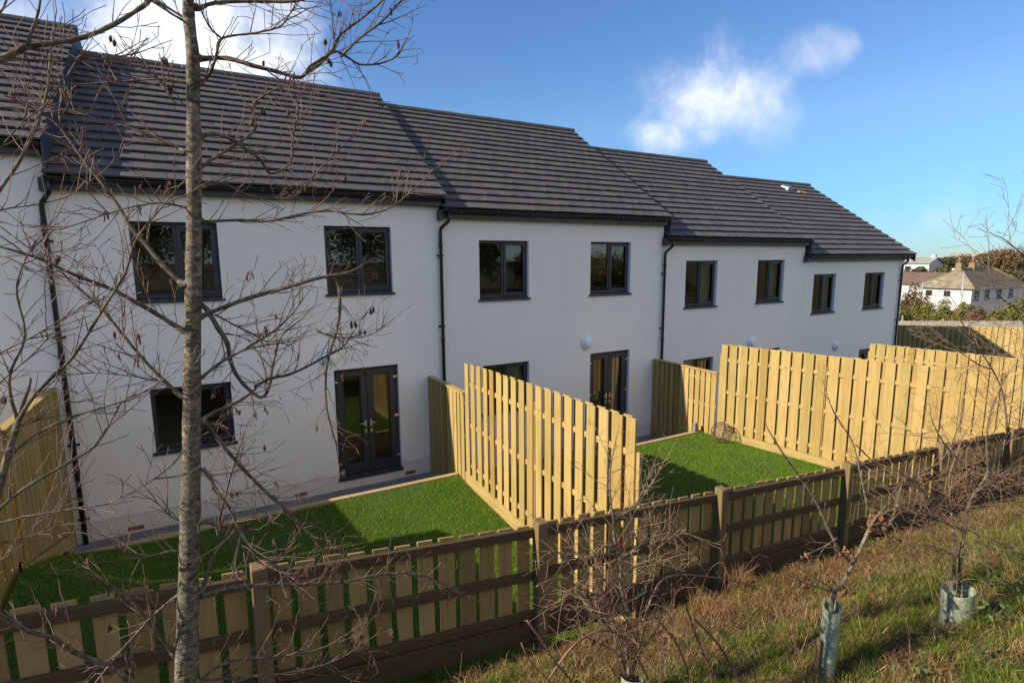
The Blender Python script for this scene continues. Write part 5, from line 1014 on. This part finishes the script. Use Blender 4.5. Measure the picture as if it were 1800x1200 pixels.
lh = thing('low_house', (232, 78, terrain(232,78)), 'long low pale roof half hidden among the far hill trees', 'house')
m = MB(); m.box(229,235,70,84,terrain(232,78)-.5,3.6); m.build('wall', M['far_wall'], lh)
m = MB(); m.hexa([(228,69.5,3.7),(236,69.5,3.7),(236,84.5,3.7),(228,84.5,3.7),(230.5,71.5,6.0),(233.5,71.5,6.0),(233.5,82.5,6.0),(230.5,82.5,6.0)]); m.build('roof', M['slate'], lh)
# hedge, garden shrubs
shrub(62, 17.0, 1.75, 1.5, M['brown_shrub'], 'tall red-brown shrub beside the end house, behind the street lamp', 201, 9000, .12, depth=1.6)
for k, (x, y, tp_, w, mm, lab) in enumerate((
    (55.0,14.8,-.35,1.2,'hedge','yellow-green shrub touching the end house corner, lowest of the hedge'),
    (57,13.6,.20,1.1,'hedge','yellow-green shrub below the street lamp'),
    (56.5,12.1,.30,1.2,'hedge','broad green shrub in front of the white gable wall of the hipped house'),
    (57,10.8,.45,1.1,'hedge','olive shrub at the near corner of the hipped house'),
    (56.5,9.6,.20,1.0,'brown_shrub','low brownish shrub below the windows of the hipped house'),
    (56.5,8.2,.30,1.1,'hedge','dull green shrub above the grey boards, second from the right edge'),
    (55.5,6.6,1.1,1.3,'hedge','bushy green shrub at the right edge above the grey boards'))):
    shrub(x, y, tp_+.25, w, M[mm], lab, 210+k, 8000, .095, depth=1.6)
gf = thing('board_fence', (47, 4, terrain(47,4)), 'silvery grey close-boarded fence under the hedge', 'fence')
m = MB(); 
for k in range(70):
    y = 11.5 - k*.2; zt = lerp(-.62, .62, k/69); m.box(47.0+.004*k, 47.025+.004*k, y-.096, y+.096, terrain(47,4)-.3, zt+.02*math.sin(k*2.1))
m.build('board_panel', M['grey_z'], gf)
m = MB()
for k in range(6): y = 11-k*2.6; m.box(47.3, 47.4, y-.05, y+.05, terrain(47,4)-.3, -.2)
m.build('post', M['grey_z'], gf)
sl = thing('street_lamp', (70.4, 20.0, terrain(70.4,20)), 'grey street lamp with a short arm standing above the hedge', 'street lamp')
m = MB(); zt = 1.45; m.tube([(70.4,20,terrain(70.4,20)),(70.4,20,-2),(70.4,20,zt)], [.10,.09,.055], 8); m.tube([(70.4,20,zt-.05),(70.9,19.0,zt+.08)], .035, 6); m.build('pole', M['galv'], sl)
m = MB(); m.hexa([(70.75,19.25,zt+.02),(70.95,19.25,zt+.02),(71.05,18.6,zt+.06),(70.85,18.6,zt+.06),(70.75,19.25,zt+.14),(70.95,19.25,zt+.14),(71.05,18.6,zt+.14),(70.85,18.6,zt+.14)]); m.build('lamp_head', M['galv'], sl)
pl = thing('utility_pole', (77, 18.8, terrain(77,18.8)), 'thin pale pole with a round plate in front of the hipped house', 'pole')
m = MB(); m.tube([(77,18.8,terrain(77,18.8)),(77.1,18.95,2.5)], [.10,.07], 8); m.build('pole', M['galv'], pl)
m = MB(); m.tube([(76.9,18.8,.0),(76.93,18.8,.0)], .28, 14); m.build('round_plate', M['galv'], pl)
for k, (x, y, tp_, w, kind, lab) in enumerate((
    (200,71.0,4.6,4.5,'far_leaf','round dark green tree right of the white hill house'),
    (200,66.5,3.9,3.8,'far_leaf','dark green tree between the hill house and the clay pots'),
    (222,70.5,6.0,6,'far_leaf','broad dark evergreen tree above the ridge of the hipped house'),
    (205,61.5,5.2,5.2,'far_leaf','wide olive evergreen right of the second chimney'),
    (240,70.5,8.6,5,'far_bare','hazy leafless grey tree on the skyline'),
    (200,56,6.2,5.2,'brown_shrub','rust brown tree near the right edge on the far hill'),
    (192,50,7.6,5.5,'brown_shrub','tall brown tree cut by the right edge of the photo'),
    (170,45.6,1.6,4.5,'far_leaf','low dark bush under the brown trees'),
    (172,67.5,1.7,5,'far_leaf','dark clump below the white hill house'),
    (166,58,1.6,5,'far_leaf','low dark hedge tree behind the chimneys of the hipped house'),
    (182,61.0,1.9,5,'far_leaf','dark bush between the dark clump and the chimneys'),
    (168,50.5,1.6,5,'far_leaf','low dark tree above the right half of the hipped roof'),
    (236,58,9.6,5.5,'far_bare','tallest leafless grey tree on the skyline at the right edge'))):
    tree(x, y, tp_, w, M[kind], lab, 300+k, 2600 if kind != 'far_bare' else 1100, .36 if kind != 'far_bare' else .2)
# the wooded lane behind the photographer, which the panes mirror
m = MB(); rng_ = random.Random(8)
for k in range(26):
    x = -34+k*3.3+rng_.uniform(-1,1); y = -27+rng_.uniform(-4,3)-max(0,x-20)*.3; g0 = terrain(x, y); h = rng_.uniform(5.5,8.5)*(1 if x < 22 else .5)
    foliage(m, (x,y,g0+h*.52), 2.6, 2.6, h*.52, 5200, .12, rng_, 26)
tag(m.build('wood_behind_camera', M['belt']), 'wood of dark trees behind the camera, mirrored in the window panes', 'wood', kind='stuff')
